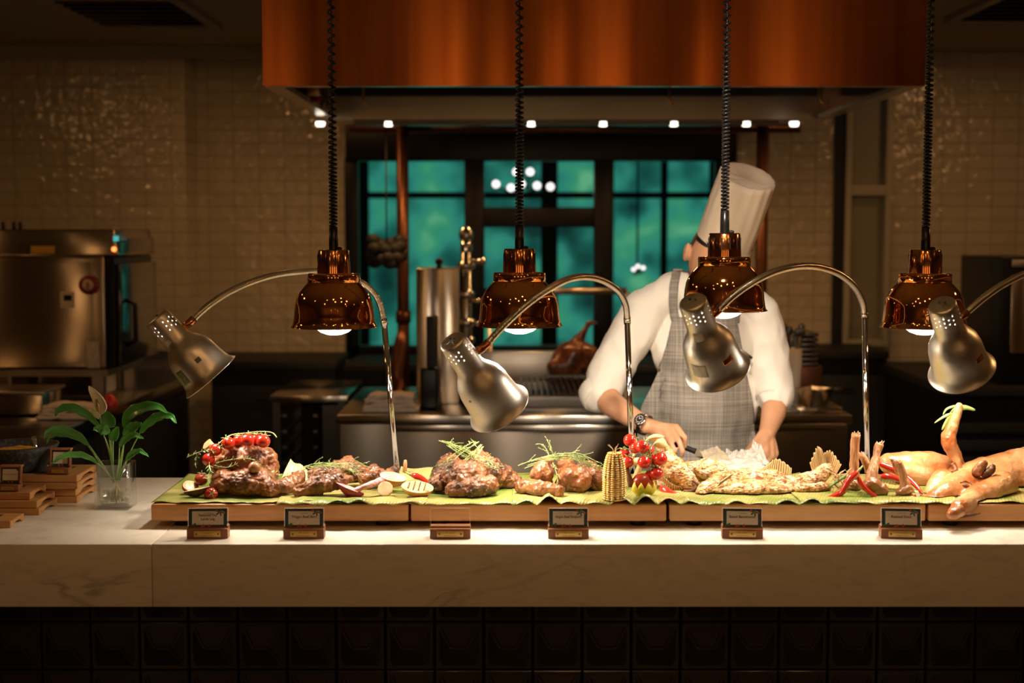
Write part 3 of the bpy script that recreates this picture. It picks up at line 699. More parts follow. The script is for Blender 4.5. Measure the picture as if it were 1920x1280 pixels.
for px in (728,996,1264,1490):
    q=p(px,223,YH1-.2); area('hood_light',(q.x,YH1-.3,HZ-.06),.1,4.0,WARM)
for px in (1255,1538,681):
    q=p(px,175,YH0+.2); m=MB().tube([q+Vector((0,0,.03)),q,q+Vector((0,-.01,-.03)),q+Vector((.012,-.01,-.045))],.006,8); m.build('hook','brass',t)
# red fire-suppression nozzle under the hood's left corner
q=p(604,186,6.0); f=thing('fire_suppression_nozzle','small red and brass nozzle under the left corner of the hood','nozzle',q)
MB().cyl(q+Vector((-.05,0,0)),q+Vector((.05,0,0)),.012,seg=12).build('pipe','red_dark',f); MB().lathe([(.012,.05),(.012,0),(.02,-.02),(.016,-.035)],q+Vector((.01,0,0)),14).build('nozzle','dark_steel',f)
MB().box(q+Vector((-.035,0,.04)),(.05,.03,.05),bev=.004).build('bracket','brass',f)
# copper rail and pipes behind the range
def pipe(px,y0,y1,Y,r,lab):
    a=p(px,y0,Y); c=p(px,y1,Y); a.x=c.x; a.z=ZC; c.z=0; t=thing('copper_pipe',lab,'pipe',c)
    MB().cyl(c,a,r,seg=20).build('pipe','copper_pipe',t)
    for f in (.46,.86): q=c.lerp(a,f); MB().cyl(q-Vector((0,0,.03)),q+Vector((0,0,.03)),r*1.25,seg=20).build('coupling','copper_pipe',t)
pipe(757,212,722,7.2,.031,'vertical dark copper pipe left of the serving island, in front of the left window bay')
pipe(1425,212,640,7.2,.031,"vertical dark copper pipe behind the chef's hat")
a=p(655,241,7.257); c=p(1500,241,7.257); o=MB().cyl(a,c,.022,seg=14).build('copper_rail','copper_pipe'); tag(o,'long horizontal copper rail under the back edge of the hood','rail')
a=p(745,640,7.0); 
o=MB().tube([Vector((p(742,0,6.78).x,6.78,.902)),p(744,700,6.79),p(750,650,6.81),p(757,612,6.85)],[.036,.03,.033,.022],16).build('pepper_mill','copper_pipe'); tag(o,'tall turned wooden mill standing below the left copper pipe','mill')
# ---------------------------------------------------------------- cooking island
IY0=5.88; IY1=6.95; ix0=p(630,778,IY0).x; ix1=p(1598,778,IY0).x
t=thing('cooking_range','stainless steel cooking range behind the chef','cooking range',((ix0+ix1)/2,(IY0+IY1)/2,0))
MB().box(((ix0+ix1)/2,(IY0+IY1)/2+.01,.46),(ix1-ix0-.03,IY1-IY0-.02,.80)).build('body','steel_panel',t)
MB().box(((ix0+ix1)/2,(IY0+IY1)/2,.88),(ix1-ix0,IY1-IY0,.04),bev=.006).build('top','steel_brushed',t)
MB().box(((ix0+ix1)/2,(IY0+IY1)/2+.03,.03),(ix1-ix0-.1,IY1-IY0-.1,.06)).build('toe_kick','black_matt',t)
def onrange(px0,px1,Y0,Y1,z0,z1): return px0
gx0=p(880,740,6.2).x; gx1=p(1130,740,6.2).x
MB().box(((gx0+gx1)/2,6.42,.925),(gx1-gx0,.60,.05),bev=.006).build('grill_tray','dark_steel',t)
m=MB(); x=gx0+.02
while x<gx1-.02: m.box((x,6.42,.965),(.008,.56,.022)); x+=.026
m.build('grill_grate','black_metal',t)
MB().box(((gx0+gx1)/2,6.90,.99),(gx1-gx0,.08,.18),bev=.004).build('splash_back','steel',t)
MB().box(((ix0+ix1)/2+.1,5.885,.845),(ix1-ix0-.25,.02,.028),bev=.004).build('front_rail','steel_brushed',t)
# upright steel cabinet / fryer on the range
def cbox(name,lab,cat,px0,px1,py0,py1,Y,dep,m_,parts=None,bev=.006):
    a=p(px0,py1,Y); c=p(px1,py0,Y); t=thing(name,lab,cat,((a.x+c.x)/2,Y+dep/2,a.z))
    MB().box(((a.x+c.x)/2,Y+dep/2,(a.z+c.z)/2),(c.x-a.x,dep,c.z-a.z),bev=bev).build('body',m_,t); return t,a,c
a=p(780,503,6.25); c=p(860,503,6.25); zb_=.901
t=thing('warming_column','tall narrow brushed steel cabinet standing on the range','steel cabinet',((a.x+c.x)/2,6.4,zb_))
MB().box(((a.x+c.x)/2,6.4,(zb_+a.z)/2),(c.x-a.x,.3,a.z-zb_),bev=.004).build('body','steel_panel',t)
MB().lathe([(.012,0),(.010,.01),(.018,.02),(.018,.035),(.006,.042)],((a.x+c.x)/2,6.4,a.z),14,cap0=True,cap1=True).build('knob','black_matt',t)
q=p(806,748,6.1); h=p(806,592,6.1).z
t=thing('sharpening_steel_stand','black upright sharpening steel in a holder before the steel cabinet','sharpening steel',(q.x,6.08,.901))
MB().box((q.x,6.08,.901+.09),(.075,.07,.18),bev=.012).build('holder','black_metal',t); MB().box((q.x+.004,6.08,(1.08+h)/2),(.032,.03,h-1.08),bev=.005).build('blade_guard','black_matt',t)
q=p(874,440,6.5); t=thing('steel_tap_column','polished steel column with knobs and valves beside the steel cabinet','tap',(q.x,6.5,.901))
MB().cyl((q.x,6.5,.901),(q.x,6.5,q.z-.02),.026,seg=18).build('column','steel_brushed',t)
MB().ball((q.x,6.5,q.z),(.034,.034,.04),16).build('head','steel_brushed',t)
for dz,s in ((-.06,.02),(-.14,.034),(-.27,.03),(-.40,.035),(-.48,.03)): MB().lathe([(.026,-.02),(s+.008,-.012),(s+.008,.012),(.026,.02)],(q.x,6.5,q.z+dz),18).build('coupling','chrome',t)
for dz in (-.12,-.30,-.40,-.52): m=MB().cyl((q.x+.02,6.47,q.z+dz),(q.x+.07,6.45,q.z+dz),.012,seg=10); m.ball((q.x+.075,6.45,q.z+dz),.018,10); m.build('valve','chrome',t)
# pot rail
a=p(1050,545,7.1); c=p(1175,545,7.1); t=thing('pot_rail','horizontal steel rail in front of the middle window','rail',a)
MB().cyl(a+Vector((-.35,0,0)),c,.018,seg=12).build('rail','steel',t)
MB().cyl((c.x,7.1,c.z),(c.x,7.1,0),.012,seg=10).build('post','steel',t); MB().cyl((a.x-.35,7.1,a.z),(a.x-.35,7.1,0),.012,seg=10).build('post','steel',t)
# folded towel on the range
def folded(px0,px1,py,z,Y,dep,h,lab,seed,mt='towel'):
    a=p(px0,py,Y); c=p(px1,py,Y); m=MB()
    for k in range(4):
        def f(u,v,k=k):
            x=a.x+(c.x-a.x)*(u*(1-.06*k)+.03*k+.02*math.sin(k*2.1+seed)); y=Y+dep*(v-.5)*(1-.05*k)
            return (x,y,max(z+h*.25,z+h*(k+.9)/4+h*.16*noise.noise(Vector((u*4,v*3,k+seed)))-h*.12*max(0,abs(u-.5)*2-.8)*3))
        m.grid(f,24,12,th=h*.24)
    o=m.build('folded_cloth',mt); tag(o,lab,'cloth'); return o
folded(682,785,768,.902,6.02,.16,.075,'pale folded kitchen cloth on the left end of the range',1)
# stainless container with steel utensils and pans on the right of the range
q=p(1484,745,6.2); t=thing('utensil_crock','tall pale crock full of utensils behind the chef','container',(q.x,6.25,.901)); zt_=p(1484,655,6.2).z
MB().lathe([(0,0),(.048,0),(.052,zt_-.901),(.046,zt_-.901),(.04,.02)],(q.x,6.25,.901),24).build('crock','card_cream',t)
m=MB(); random.seed(3)
for k in range(9):
    an=random.random()*6.28; e=Vector((q.x+.05*math.cos(an),6.25+.04*math.sin(an),zt_+.05+.05*random.random())); m.cyl((q.x+.02*math.cos(an),6.25+.02*math.sin(an),.95),e,.005,seg=6); m.ball(e,(.016,.008,.022),8)
m.build('utensils','dark_steel',t)
for k in range(7):
    q=p(1530,0,6.3); o=MB().box((q.x,6.42,.905+.165+k*.022),(.085-.004*(k%2),.2,.016),bev=.004).build('small_tray','dark_steel'); tag(o,['lowest','second','third','middle','fifth','sixth','topmost'][k]+' dark tray in the stack right of the utensil crock','tray','stacked small trays')
q=p(1530,0,6.3); o=MB().box((q.x,6.42,.983),(.12,.22,.16),bev=.006).build('storage_box','copper_pipe'); tag(o,'dark metal box under the stacked trays beside the crock','box')
q=p(1533,760,6.0); t=thing('steel_food_pan','small steel food pan at the right end of the range','food pan',(q.x,6.02,.901))
MB().lathe([(0,.022),(.055,.022),(.075,.09),(.085,.092),(.085,.095),(.072,.093),(.052,.028),(0,.028)],M=Matrix.Translation((q.x,6.05,.901)),seg=4).build('pan','steel',t)
MB().box((q.x-.0,6.06,.911),(.20,.20,.02),bev=.006).build('tray','steel_panel',t)
q=p(1491,715,5.95); o=MB().ball((q.x-.03,5.98,.901+.045),(.026,.022,.03),14).build('lemon','sticker_yellow'); tag(o,'yellow lemon beside the crock at the sleeve of the chef','lemon')
o=MB().box((q.x-.03,5.98,.909),(.10,.10,.013),bev=.003).build('saucer','steel'); tag(o,'small steel plate under the yellow lemon','plate')
# roast duck hanging behind the grill
def P_(l): return [(p(x,y,Y),r) for x,y,Y,r in l]
mat('roast_dark',(.20,.06,.018),(.06,.018,.008),sc=14,rough=.3,bump=.4,coat=.4)
m=fuse([('c',P_([(1118,606,6.75,.012),(1105,603,6.75,.016),(1098,616,6.75,.018),(1082,640,6.75,.03),(1070,672,6.75,.088),(1060,690,6.75,.085)])),('c',P_([(1100,665,6.75,.05),(1112,700,6.75,.03)])),('c',P_([(1040,690,6.7,.04),(1052,715,6.7,.02)]))],.012,3); m.disp(.01,14,4)

for v in m.bm.verts: v.co.z=max(v.co.z,.986)
o=m.build('roast_duck','roast_dark'); tag(o,'dark roasted whole duck with bent neck behind the grill','roast duck')
zr=min(v.co.z for v in o.data.vertices); o2=MB().box((p(1070,700,6.75).x,6.75,.981),(.22,.16,.008)).build('roasting_rack','dark_steel'); tag(o2,'dark flat rack under the roast duck on the grill','rack')
# dark bunch hanging before the left bay
q=p(725,470,6.95); m=MB(); random.seed(5)
for k in range(22): m.ball(q+Vector((random.uniform(-.07,.07),random.uniform(-.03,.03),random.uniform(-.06,.06)-.0)),(.035,.02,.03),8)
m.cyl(q,Vector((q.x,q.y,2.2)),.004,seg=6)
o=m.build('herb_bunch','black_matt'); tag(o,'dark dried bunch hanging before the left window bay','dried herbs')
# prep table with tray slots
TY0=6.56; TY1=7.27; tx0=p(505,742,TY0).x; tx1=p(652,742,TY0).x
t=thing('prep_table','low steel prep table with tray slots left of the range','table',((tx0+tx1)/2,6.9,0))
MB().box(((tx0+tx1)/2,(TY0+TY1)/2,.885),(tx1-tx0,TY1-TY0,.03),bev=.004).build('tabletop','steel_brushed',t)
for x in (tx0+.03,tx1-.03):
    for y in (TY0+.03,TY1-.03): MB().box((x,y,.435),(.035,.035,.87)).build('leg','dark_steel',t)
m=MB()
for k in range(9): m.box((tx0+.06,(TY0+TY1)/2,.2+k*.075),(.02,TY1-TY0-.12,.012)); m.box((tx1-.16,(TY0+TY1)/2,.2+k*.075),(.02,TY1-TY0-.12,.012))
m.build('tray_runner','steel',t)
MB().box((tx1-.075,(TY0+TY1)/2,.45),(.1,TY1-TY0-.1,.8)).build('side_panel','dark_steel',t)
# low wall cabinets
def lowcab(x0,x1,y0,y1,z,lab,mt='black_metal'):
    t=thing('wall_cabinet',lab,'cabinet',((x0+x1)/2,(y0+y1)/2,0))
    MB().box(((x0+x1)/2,(y0+y1)/2,z/2-.02),(x1-x0,y1-y0,z-.04)).build('body',mt,t)
    MB().box(((x0+x1)/2,(y0+y1)/2-.01,z-.02),(x1-x0+.02,y1-y0+.02,.04),bev=.004).build('top','dark_steel' if mt!='black_metal' else 'black_matt',t)
    n=max(1,round((x1-x0)/.5)); w_=(x1-x0)/n
    for k in range(n):
        d=MB().box((x0+w_*(k+.5),y0-.01,z/2-.03),(w_-.02,.018,z-.2),bev=.003).build('door','black_matt',t)
        h=MB().cyl((x0+w_*(k+.5)-.08,y0-.035,z-.2),(x0+w_*(k+.5)+.08,y0-.035,z-.2),.006,seg=8); sub('handle',h,'dark_steel',d)
lowcab(-1.55,wx0+.02,7.3,7.84,.995,'black low cabinet under the tiled wall left of the window')
lowcab(wx0+.06,wx1-.05,7.45,8.1,.96,'long black low cabinet under the window behind the range')
lowcab(p(1480,655,7.6).x,p(1663,655,7.6).x,7.6,8.12,1.0+.02,'black low cabinet right of the range, under the cream framed window')
# ---------------------------------------------------------------- left worktop with the oven
t=thing('side_worktop','black worktop running back along the left, carrying the oven','worktop',(-2.6,6.2,0))
MB().box((-2.67,6.25,.88),(1.9,3.0,.04),bev=.004).build('top','black_glass',t)
MB().box((-2.72,6.25,.43),(1.9,2.96,.86)).build('body','black_metal',t)
m=MB()
for k in range(5): m.box((-1.765,5.1+k*.58,.45),(.012,.55,.7),bev=.003)
m.build('door','black_matt',t)
OX=-1.775; OY0=6.2; OY1=6.85; oz0=p(100,692,OY0).z; oz1=p(100,480,OY0).z; oz2=p(100,430,OY0).z
t=thing('combi_oven','large stainless combi oven seen from its side, on a stand at the left','oven',(-2.2,6.5,oz0))
MB().box(((-2.75+OX)/2,(OY0+OY1)/2,(oz0+oz1)/2),(OX+2.75,OY1-OY0,oz1-oz0),bev=.012).build('body','steel_panel',t)
MB().box(((-2.75+OX-.03)/2,OY0-.004,(oz0+oz1)/2),(OX-.03+2.75-.04,.006,oz1-oz0-.05),bev=.002).build('side_panel','steel_panel',t)
MB().box(((-2.75+OX+.06)/2-.0,(OY0+OY1)/2,(oz1+oz2)/2+.0),(OX+.06+2.75,OY1-OY0-.0,oz2-oz1),taper=.965,bev=.01).build('hood_cap','steel_panel',t)
MB().box((OX+.022,(OY0+OY1)/2,(oz0+oz1)/2),(.04,OY1-OY0-.01,oz1-oz0-.01),bev=.006).build('door_frame','black_metal',t)
d=MB().box((OX+.055,(OY0+OY1)/2,(oz0+oz1)/2-.01),(.025,OY1-OY0-.03,oz1-oz0-.05),bev=.006).build('door','black_glass',t)
h=MB().tube([(OX+.07,OY0+.08,oz0+.30),(OX+.11,OY0+.08,oz0+.28),(OX+.11,OY0+.08,oz0+.12),(OX+.07,OY0+.08,oz0+.10)],.011,10); sub('handle',h,'black_matt',d)
MB().box((OX+.058,(OY0+OY1)/2,(oz1+oz2)/2-.012),(.01,OY1-OY0-.06,oz2-oz1-.05),bev=.003).build('control_panel','black_glass',t)
q=p(229,467,OY0); MB().ball((OX+.045,OY0-.005,q.z),.011,10).build('indicator_light','led_orange',t)
q=p(218,447,OY0); MB().box((q.x,OY0-.004,q.z),(.022,.006,.022)).build('display','led_teal',t)
def stk(px0,px1,py0,py1,mt,name,Y=OY0-.009,th=.003):
    a=p(px0,py1,Y); c=p(px1,py0,Y); return MB().box(((a.x+c.x)/2,Y,(a.z+c.z)/2),(c.x-a.x,th,c.z-a.z),bev=.001).build(name,mt,t)
stk(58,103,461,475,'sticker_yellow','sticker',Y=OY0-.003); stk(164,186,640,690,'sticker','sticker'); 
o=stk(114,139,547,577,'card_cream','thermostat',th=.012); a=p(127,558,OY0-.016); sub('display',MB().box(a,(.034,.003,.024)),'black_glass',o)
q=p(167,534,OY0-.01); R=Matrix.Translation(q)@Matrix.Rotation(PI/2,4,'X')
dial=MB().lathe([(.042,0),(.042,.012),(.036,.018),(0,.018)],M=R,seg=28,cap0=True).build('dial','red_dark',t); 
sub('dial_face',MB().lathe([(.024,.018),(.024,.022),(0,.022)],M=R,seg=24),'card_cream',dial); sub('pointer',MB().box(q+Vector((0,-.023,0)),(.008,.004,.028)),'red_plastic',dial)
for px in (6,26,38): q=p(px,425,6.4); MB().cyl((q.x,6.4,oz2-.01),(q.x,6.4,oz2+.035),.008,seg=10).build('vent_pipe','black_matt',t)
t=thing('oven_stand','steel stand under the combi oven','stand',(-2.2,6.5,.9))
MB().box((-2.27,6.53,oz0-.02),(.98,.6,.03)).build('shelf','steel',t)
for x in (-2.72,-2.25,-1.83):
    for y in (6.27,6.79): MB().box((x,y,(.901+oz0)/2-.018),(.05,.04,oz0-.901-.034)).build('leg','steel',t)
MB().box((-2.3,6.62,.98),(.85,.3,.13)).build('drawer','steel_panel',t)
q=p(213,727,6.15); o=MB().lathe([(0,0),(.032,0),(.034,.02),(.026,.05),(.012,.062),(0,.064)],(q.x,6.08,.901),18).build('red_bell','red_plastic'); tag(o,'small red domed bottle cap shape beside the oven stand','container')
q=p(40,722,5.9); t=thing('steel_baking_tray','shallow steel tray on the black worktop left of the towel','tray',(q.x,5.95,.901))
MB().box((q.x-.1,5.95,.95),(.42,.25,.09),bev=.008).build('tray','steel_panel',t); MB().box((q.x-.1,5.95,1.0),(.45,.28,.012),bev=.003).build('rim','steel',t)
q=p(238,745,6.05); t=thing('wooden_tray','dark flat tray in front of the oven stand','tray',(q.x,6.0,.901)); MB().box((q.x-.02,6.0,.907),(.22,.2,.011),bev=.003).build('tray','copper_pipe',t)
folded(80,182,758,.902,5.78,.15,.06,'off-white folded towel on the black worktop behind the lily',4)
# ---------------------------------------------------------------- right side appliance
t=thing('side_worktop','black worktop and cupboards at the right edge','worktop',(3.0,6.6,0))
rx=p(1772,800,6.5).x
MB().box((rx+.9,7.1,.45),(1.8,1.2,.90)).build('body','black_metal',t); MB().box((rx+.9,7.1,.93),(1.82,1.22,.05),bev=.006).build('top','black_matt',t)
m=MB()
for k in range(9): m.box((rx+.35,6.492,.12+k*.08),(.6,.012,.05),bev=.002)
m.build('louvre','black_matt',t)
a=p(1879,720,6.5); c=p(1990,482,6.5)
t=thing('wall_oven','black framed oven with steel door at the right edge','oven',((a.x+c.x)/2,6.8,.956))
MB().box(((a.x+c.x)/2,6.85,(.956+c.z)/2),(c.x-a.x,.6,c.z-.956),bev=.01).build('body','black_metal',t)
MB().box(((a.x+c.x)/2+.012,6.54,(a.z+c.z)/2+.03),(c.x-a.x-.06,.02,(c.z-a.z)*.62),bev=.004).build('door','steel_panel',t)
MB().box(((a.x+c.x)/2+.012,6.54,c.z-.03),(c.x-a.x-.06,.02,.035),bev=.004).build('control_panel','steel',t)
# ---------------------------------------------------------------- food materials
mat('meat',(.24,.08,.026),(.05,.018,.008),sc=17,thr=(.47,.66),rough=.34,bump=.9,bsc=120,c3=(.46,.23,.09),sc3=90,thr3=(.60,.70),coat=.2,det=6)  # the pale flecks are glossy highlights painted into the colour
mat('meat_crust',(.20,.07,.024),(.035,.014,.008),sc=20,thr=(.44,.64),rough=.40,bump=1.0,bsc=150,c3=(.44,.21,.09),sc3=120,thr3=(.57,.68),coat=.15,det=7)  # pale flecks here also paint highlights on the crust
mat('meat_pale',(.33,.135,.05),(.20,.07,.028),sc=26,rough=.30,bump=.8,bsc=110,c3=(.10,.035,.018),sc3=120,thr3=(.57,.66),coat=.4)
mat('bone',(.62,.36,.18),(.45,.22,.10),sc=30,rough=.5,bump=.3)
mat('tomato',(.62,.022,.012),(.50,.03,.012),sc=12,rough=.12,coat=.6,sss=.1)
mat('tomato_roast',(.48,.05,.02),(.30,.04,.015),sc=24,rough=.3,coat=.3,bump=.3)
mat('green_stem',(.20,.26,.07),(.30,.34,.12),sc=60,rough=.5)
mat('herb',(.26,.38,.10),(.52,.58,.26),sc=90,rough=.55)
mat('herb_dark',(.08,.16,.05),(.18,.26,.08),sc=90,rough=.5)
mat('onion_red',(.30,.02,.05),(.45,.08,.10),sc=10,rough=.3)
mat('onion_face',(.72,.46,.42),(.62,.16,.22),sc=70,rough=.35,thr=(.45,.6),stretch=(1,3,3))
mat('onion_white',(.80,.66,.42),(.66,.46,.22),sc=20,rough=.3,c3=(.25,.10,.03),sc3=30,thr3=(.62,.72))
mat('onion_skin',(.66,.36,.13),(.50,.20,.07),sc=14,rough=.35)
mat('corn',(.78,.56,.20),(.68,.42,.10),sc=40,rough=.35,c3=(.10,.05,.02),sc3=75,thr3=(.63,.69))
mat('lemon',(.78,.58,.06),(.66,.52,.05),sc=10,rough=.35); mat('lemon_flesh',(.8,.62,.25),rough=.4)
mat('fish',(.50,.27,.09),(.74,.56,.35),sc=30,thr=(.45,.62),rough=.34,bump=.9,bsc=85,c3=(.28,.10,.03),sc3=90,thr3=(.52,.60),coat=.25,det=6)
mat('fish_fin',(.46,.28,.10),(.62,.44,.20),sc=10,stretch=(25,25,3),rough=.45,bump=.5)
mat('husk',(.52,.32,.13),(.66,.46,.22),sc=8,stretch=(20,20,4),rough=.6,bump=.3)
mat('chilli',(.62,.03,.018),(.48,.02,.012),sc=10,rough=.15,coat=.6); mat('chilli_green',(.26,.42,.08),(.36,.50,.14),sc=14,rough=.2,coat=.4)
mat('stalk',(.50,.24,.10),(.26,.10,.035),sc=10,stretch=(14,14,1.5),rough=.45,bump=.8,bsc=16,coat=.2)
mat('root',(.20,.07,.02),(.34,.15,.06),sc=26,rough=.32,bump=.9,coat=.4)
mat('skin_roast',(.47,.21,.075),(.62,.36,.17),sc=9,rough=.33,bump=.5,bsc=120,c3=(.33,.10,.025),sc3=11,thr3=(.44,.62),coat=.35,det=4)
mat('duck_skin',(.48,.18,.06),(.58,.30,.13),sc=11,rough=.30,bump=.5,bsc=110,c3=(.42,.11,.03),sc3=14,thr3=(.46,.66),coat=.4)
mat('char',(.06,.02,.01),(.16,.06,.03),sc=50,rough=.4,bump=.6)
def scales():
    m=MATS['fish']; n=m.node_tree.nodes; L=m.node_tree.links; bp=[x for x in n if x.bl_idname=='ShaderNodeBump'][0]
    tc=n.new('ShaderNodeTexCoord'); mp=n.new('ShaderNodeMapping'); mp.inputs['Scale'].default_value=(1,1.6,1.6); L.new(tc.outputs['Object'],mp.inputs[0])
    v=n.new('ShaderNodeTexVoronoi'); v.inputs['Scale'].default_value=120; L.new(mp.outputs[0],v.inputs['Vector'])
    b2=n.new('ShaderNodeBump'); b2.inputs['Strength'].default_value=.9; b2.inputs['Distance'].default_value=.003; b2.invert=True
    L.new(v.outputs['Distance'],b2.inputs['Height']); L.new(bp.outputs[0],b2.inputs['Normal']); L.new(b2.outputs[0],n['Principled BSDF'].inputs['Normal'])
scales()
ZT=BZ+.008
p0=p
def p(x,y,Y): return p0(x,y,Y-.09*min(1,max(0,(Y-3.70)/.10)) if Y<4.3 else Y)
def P_(l): return [(p(x,y,Y),r) for x,y,Y,r in l]
def fl(m,z=ZT):                     # flatten whatever would sink below the leaf surface
    for v in m.bm.verts:
        if v.co.z<z: v.co.z=z+(v.co.z-z)*.02
    return m
def meat(name,lab,cat,parts,mt='meat',amp=.006,sc=26,seed=0,vox=.003,group=None,parent=None,ridge=.5,flat=True):
    m=fuse(parts,vox,2); m.disp(amp,sc,seed,5,ridge)
    if mt.startswith('meat'): m.disp(amp*.55,sc*2.4,seed+3,4,1.1); m.disp(amp*.28,sc*6,seed+5,2,.8)
    else: m.disp(amp*.35,sc*3.2,seed+3,3)
    if flat: fl(m)
    o=m.build(name,mt,parent)
    if parent is None: tag(o,lab,cat,group)
    return o
# lamb leg
lam=thing('roast_lamb_leg','dark crusted roast lamb leg with bone, at the left end of the boards','roast meat',pz(460,920,ZT))
meat('meat','','',[('e',p(468,905,3.84),(.072,.06,.042)),('e',p(472,862,3.90),(.070,.062,.048)),('e',p(498,880,3.90),(.036,.05,.05)),('e',p(420,905,3.84),(.036,.045,.036)),('c',P_([(412,872,3.90,.03),(440,852,3.90,.034)])),('e',p(470,850,3.92),(.055,.05,.035)),('e',p(500,915,3.82),(.028,.035,.03))],'meat',.0045,34,1,parent=lam)
MB().tube(smoothpath([p(425,858,3.92),p(402,842,3.92),p(388,832,3.91)],4),[.016,.0145,.013,.0125,.012,.012,.0125,.0135,.015],14).disp(.002,60,2).build('bone','bone',lam)
# tomatoes
def calyx(c,r,d,parent):
    Q=Matrix.Translation(c)@frame(-Vector(d)); m=MB()
    for k in range(5):
        a=k*2*PI/5; u=Vector((math.cos(a),math.sin(a),0))
        m.tube([Q@Vector((0,0,-r*.98)).lerp(Vector((0,0,-r)),0)if 0 else Q@Vector((0,0,r*.97)),Q@(u*r*.45+Vector((0,0,r*.98))),Q@(u*r*.85+Vector((0,0,r*1.12)))],[.0016,.0014,.0004],5)
    m.tube([Q@Vector((0,0,r*.9)),Q@Vector((.001,0,r*1.45))],[.0014,.001],5)
    return m
def tomato(c,r,d=(0,0,1),parent=None,mt='tomato'):
    m=MB().ball(c,(r,r,r*.95),20); o=m.build('tomato',mt,parent); sub('calyx',calyx(Vector(c),r*.97,d,None),'green_stem',o); return o
def tomlist(t,L,Y):
    for x,y,r,dy,d in L: tomato(p(x,y,Y+dy),r,d,t)
up=(0,-.2,1)
t=thing('cherry_tomato_truss','truss of cherry tomatoes on its vine lying over the lamb leg','tomatoes',p(455,828,3.86))
tomlist(t,[(428,831,.0185,0,(-.2,-.3,1)),(447,826,.016,.03,up),(464,825,.0185,0,(.1,.2,1)),(481,823,.016,.03,up),(494,827,.0185,-.01,(.2,.4,1)),(404,843,.0175,-.01,(.8,-.3,.6)),(391,861,.0175,-.015,(.7,-.3,.8))],3.86)
MB().tube(smoothpath([p(394,848,3.84),p(412,830,3.85),p(432,816,3.87),p(460,812,3.88),p(488,809,3.88),p(510,811,3.87),p(519,820,3.86)],6),.0018,6).build('vine','green_stem',t)
def loose(x,y,r,Y,lab,d=up,mt='tomato',grp=None):
    c=p(x,y,Y); t=thing('cherry_tomato',lab,'tomato',c,group=grp); tomato(c,r,d,t,mt); return t
loose(396,926,.0185,3.755,'bright red cherry tomato on the leaf at the foot of the lamb leg',(.3,-.9,.3))
loose(377,899,.0175,3.86,'roasted orange-red tomato left of the lamb leg, behind the halved one',(.1,.1,1),'tomato_roast')
c=p(357,911,3.85); t=thing('tomato_half','seasoned roast tomato half at the left end of the first leaf','tomato',c)
MB().lathe([(0,-.020),(.012,-.018),(.021,-.008),(.0225,.0),(.021,.002)],M=Matrix.Translation(c)@Euler((.5,.35,0)).to_matrix().to_4x4(),seg=24).build('skin','tomato_roast',t)
MB().lathe([(0,.003),(.012,.004),(.0215,.001)],M=Matrix.Translation(c)@Euler((.5,.35,0)).to_matrix().to_4x4(),seg=24).disp(.0015,80).build('cut_face','onion_white',t)
def wedge(lab,name,cat,a,b_,Y,w,h,skin,face):
    A=p(*a,Y);B=p(*b_,Y); t=thing(name,lab,cat,A.lerp(B,.5)); n=14
    rs=[];ff=[]
    for i in range(n+1):
        u=i/n; k=math.sin(PI*min(.97,max(.03,u)))**.7; c=A.lerp(B,u); rs.append([c+Vector((0,math.cos(q)*w*k,-abs(math.sin(q))*h*k)) for q in [PI*j/10 for j in range(11)]])
    MB().rings(rs,False,False,closed=False).build('skin',skin,t)
    MB().grid(lambda u,v:(A.lerp(B,u)+Vector((0,(1-2*v)*w*math.sin(PI*min(.97,max(.03,u)))**.7,.0008))),n,4).build('cut_face',face,t); return t
wedge('pale roasted aubergine wedge with dark skin beside the bright tomato','roast_wedge','vegetable',(345,922),(394,912),3.79,.016,.020,'char','onion_white')
o=MB().ball(p(477,876,3.81),(.0165,.015,.0155),18).disp(.001,60).build('small_potato','root'); tag(o,'small brown roasted potato pressed against the lamb leg','potato')
# herb sprigs
def sprig(name,pts,lab,cat,grp,ll=.006,lw=.0012,step=.0035,r=.0007,seed=0,mt='herb',jit=.6,br=0):
    random.seed(seed); path=smoothpath(pts,8); m=MB()
    def strand(path,r,ll):
        m.tube(path,[r*1.5*(1-.6*i/len(path)) for i in range(len(path))],5)
        for i in range(1,len(path)-1):
            a=path[i];t_=(path[i+1]-path[i]).normalized(); L_=(path[i+1]-path[i]).length; k=max(1,int(L_/step))
            for q in range(k):
                c=a.lerp(path[i+1],q/k); d=Vector((random.uniform(-1,1),random.uniform(-1,1),random.uniform(-.6,1)))
                d=(d-t_*d.dot(t_)).normalized()+t_*jit; d.normalize(); s=d.cross(t_).normalized()*lw; L2=ll*random.uniform(.6,1.2)
                V=[m.bm.verts.new(v) for v in (c,c+d*L2*.5+s,c+d*L2,c+d*L2*.5-s)]
                m.bm.faces.new(V)
    strand(path,r,ll)
    for b in range(br):
        i=random.randint(2,len(path)-3); t_=(path[i+1]-path[i]).normalized(); d=(t_+Vector((random.uniform(-.5,.5),random.uniform(-.7,.3),random.uniform(-.7,1.0)))).normalized(); L_=random.uniform(.014,.032)
        c=path[i]; strand(smoothpath([c,c+d*L_*.5+Vector((0,0,.001)),c+d*L_+Vector((random.uniform(-.004,.004),0,random.uniform(-.005,.004)))],4),r*.6,ll*.8)
    o=m.build(name,mt); tag(o,lab,cat,grp); return o
rs='rosemary and thyme sprigs on the lamb leg'
def sp(name,L,Y,lab,grp,**k): return sprig(name,[p(x,y,Y+(z if z else 0)) for x,y,z in L],lab,'herb',grp,**k)
sp('rosemary_sprig',[(350,857,0),(372,848,0),(392,843,0),(402,848,0)],3.82,'thin rosemary sprig sticking out left of the lamb leg',rs,ll=.013,lw=.0016,seed=1)
sp('rosemary_sprig',[(368,850,0),(369,860,0),(364,870,0)],3.81,'short leafy tip hanging below the sprig left of the lamb leg',rs,ll=.013,lw=.0016,seed=2,mt='herb_dark')
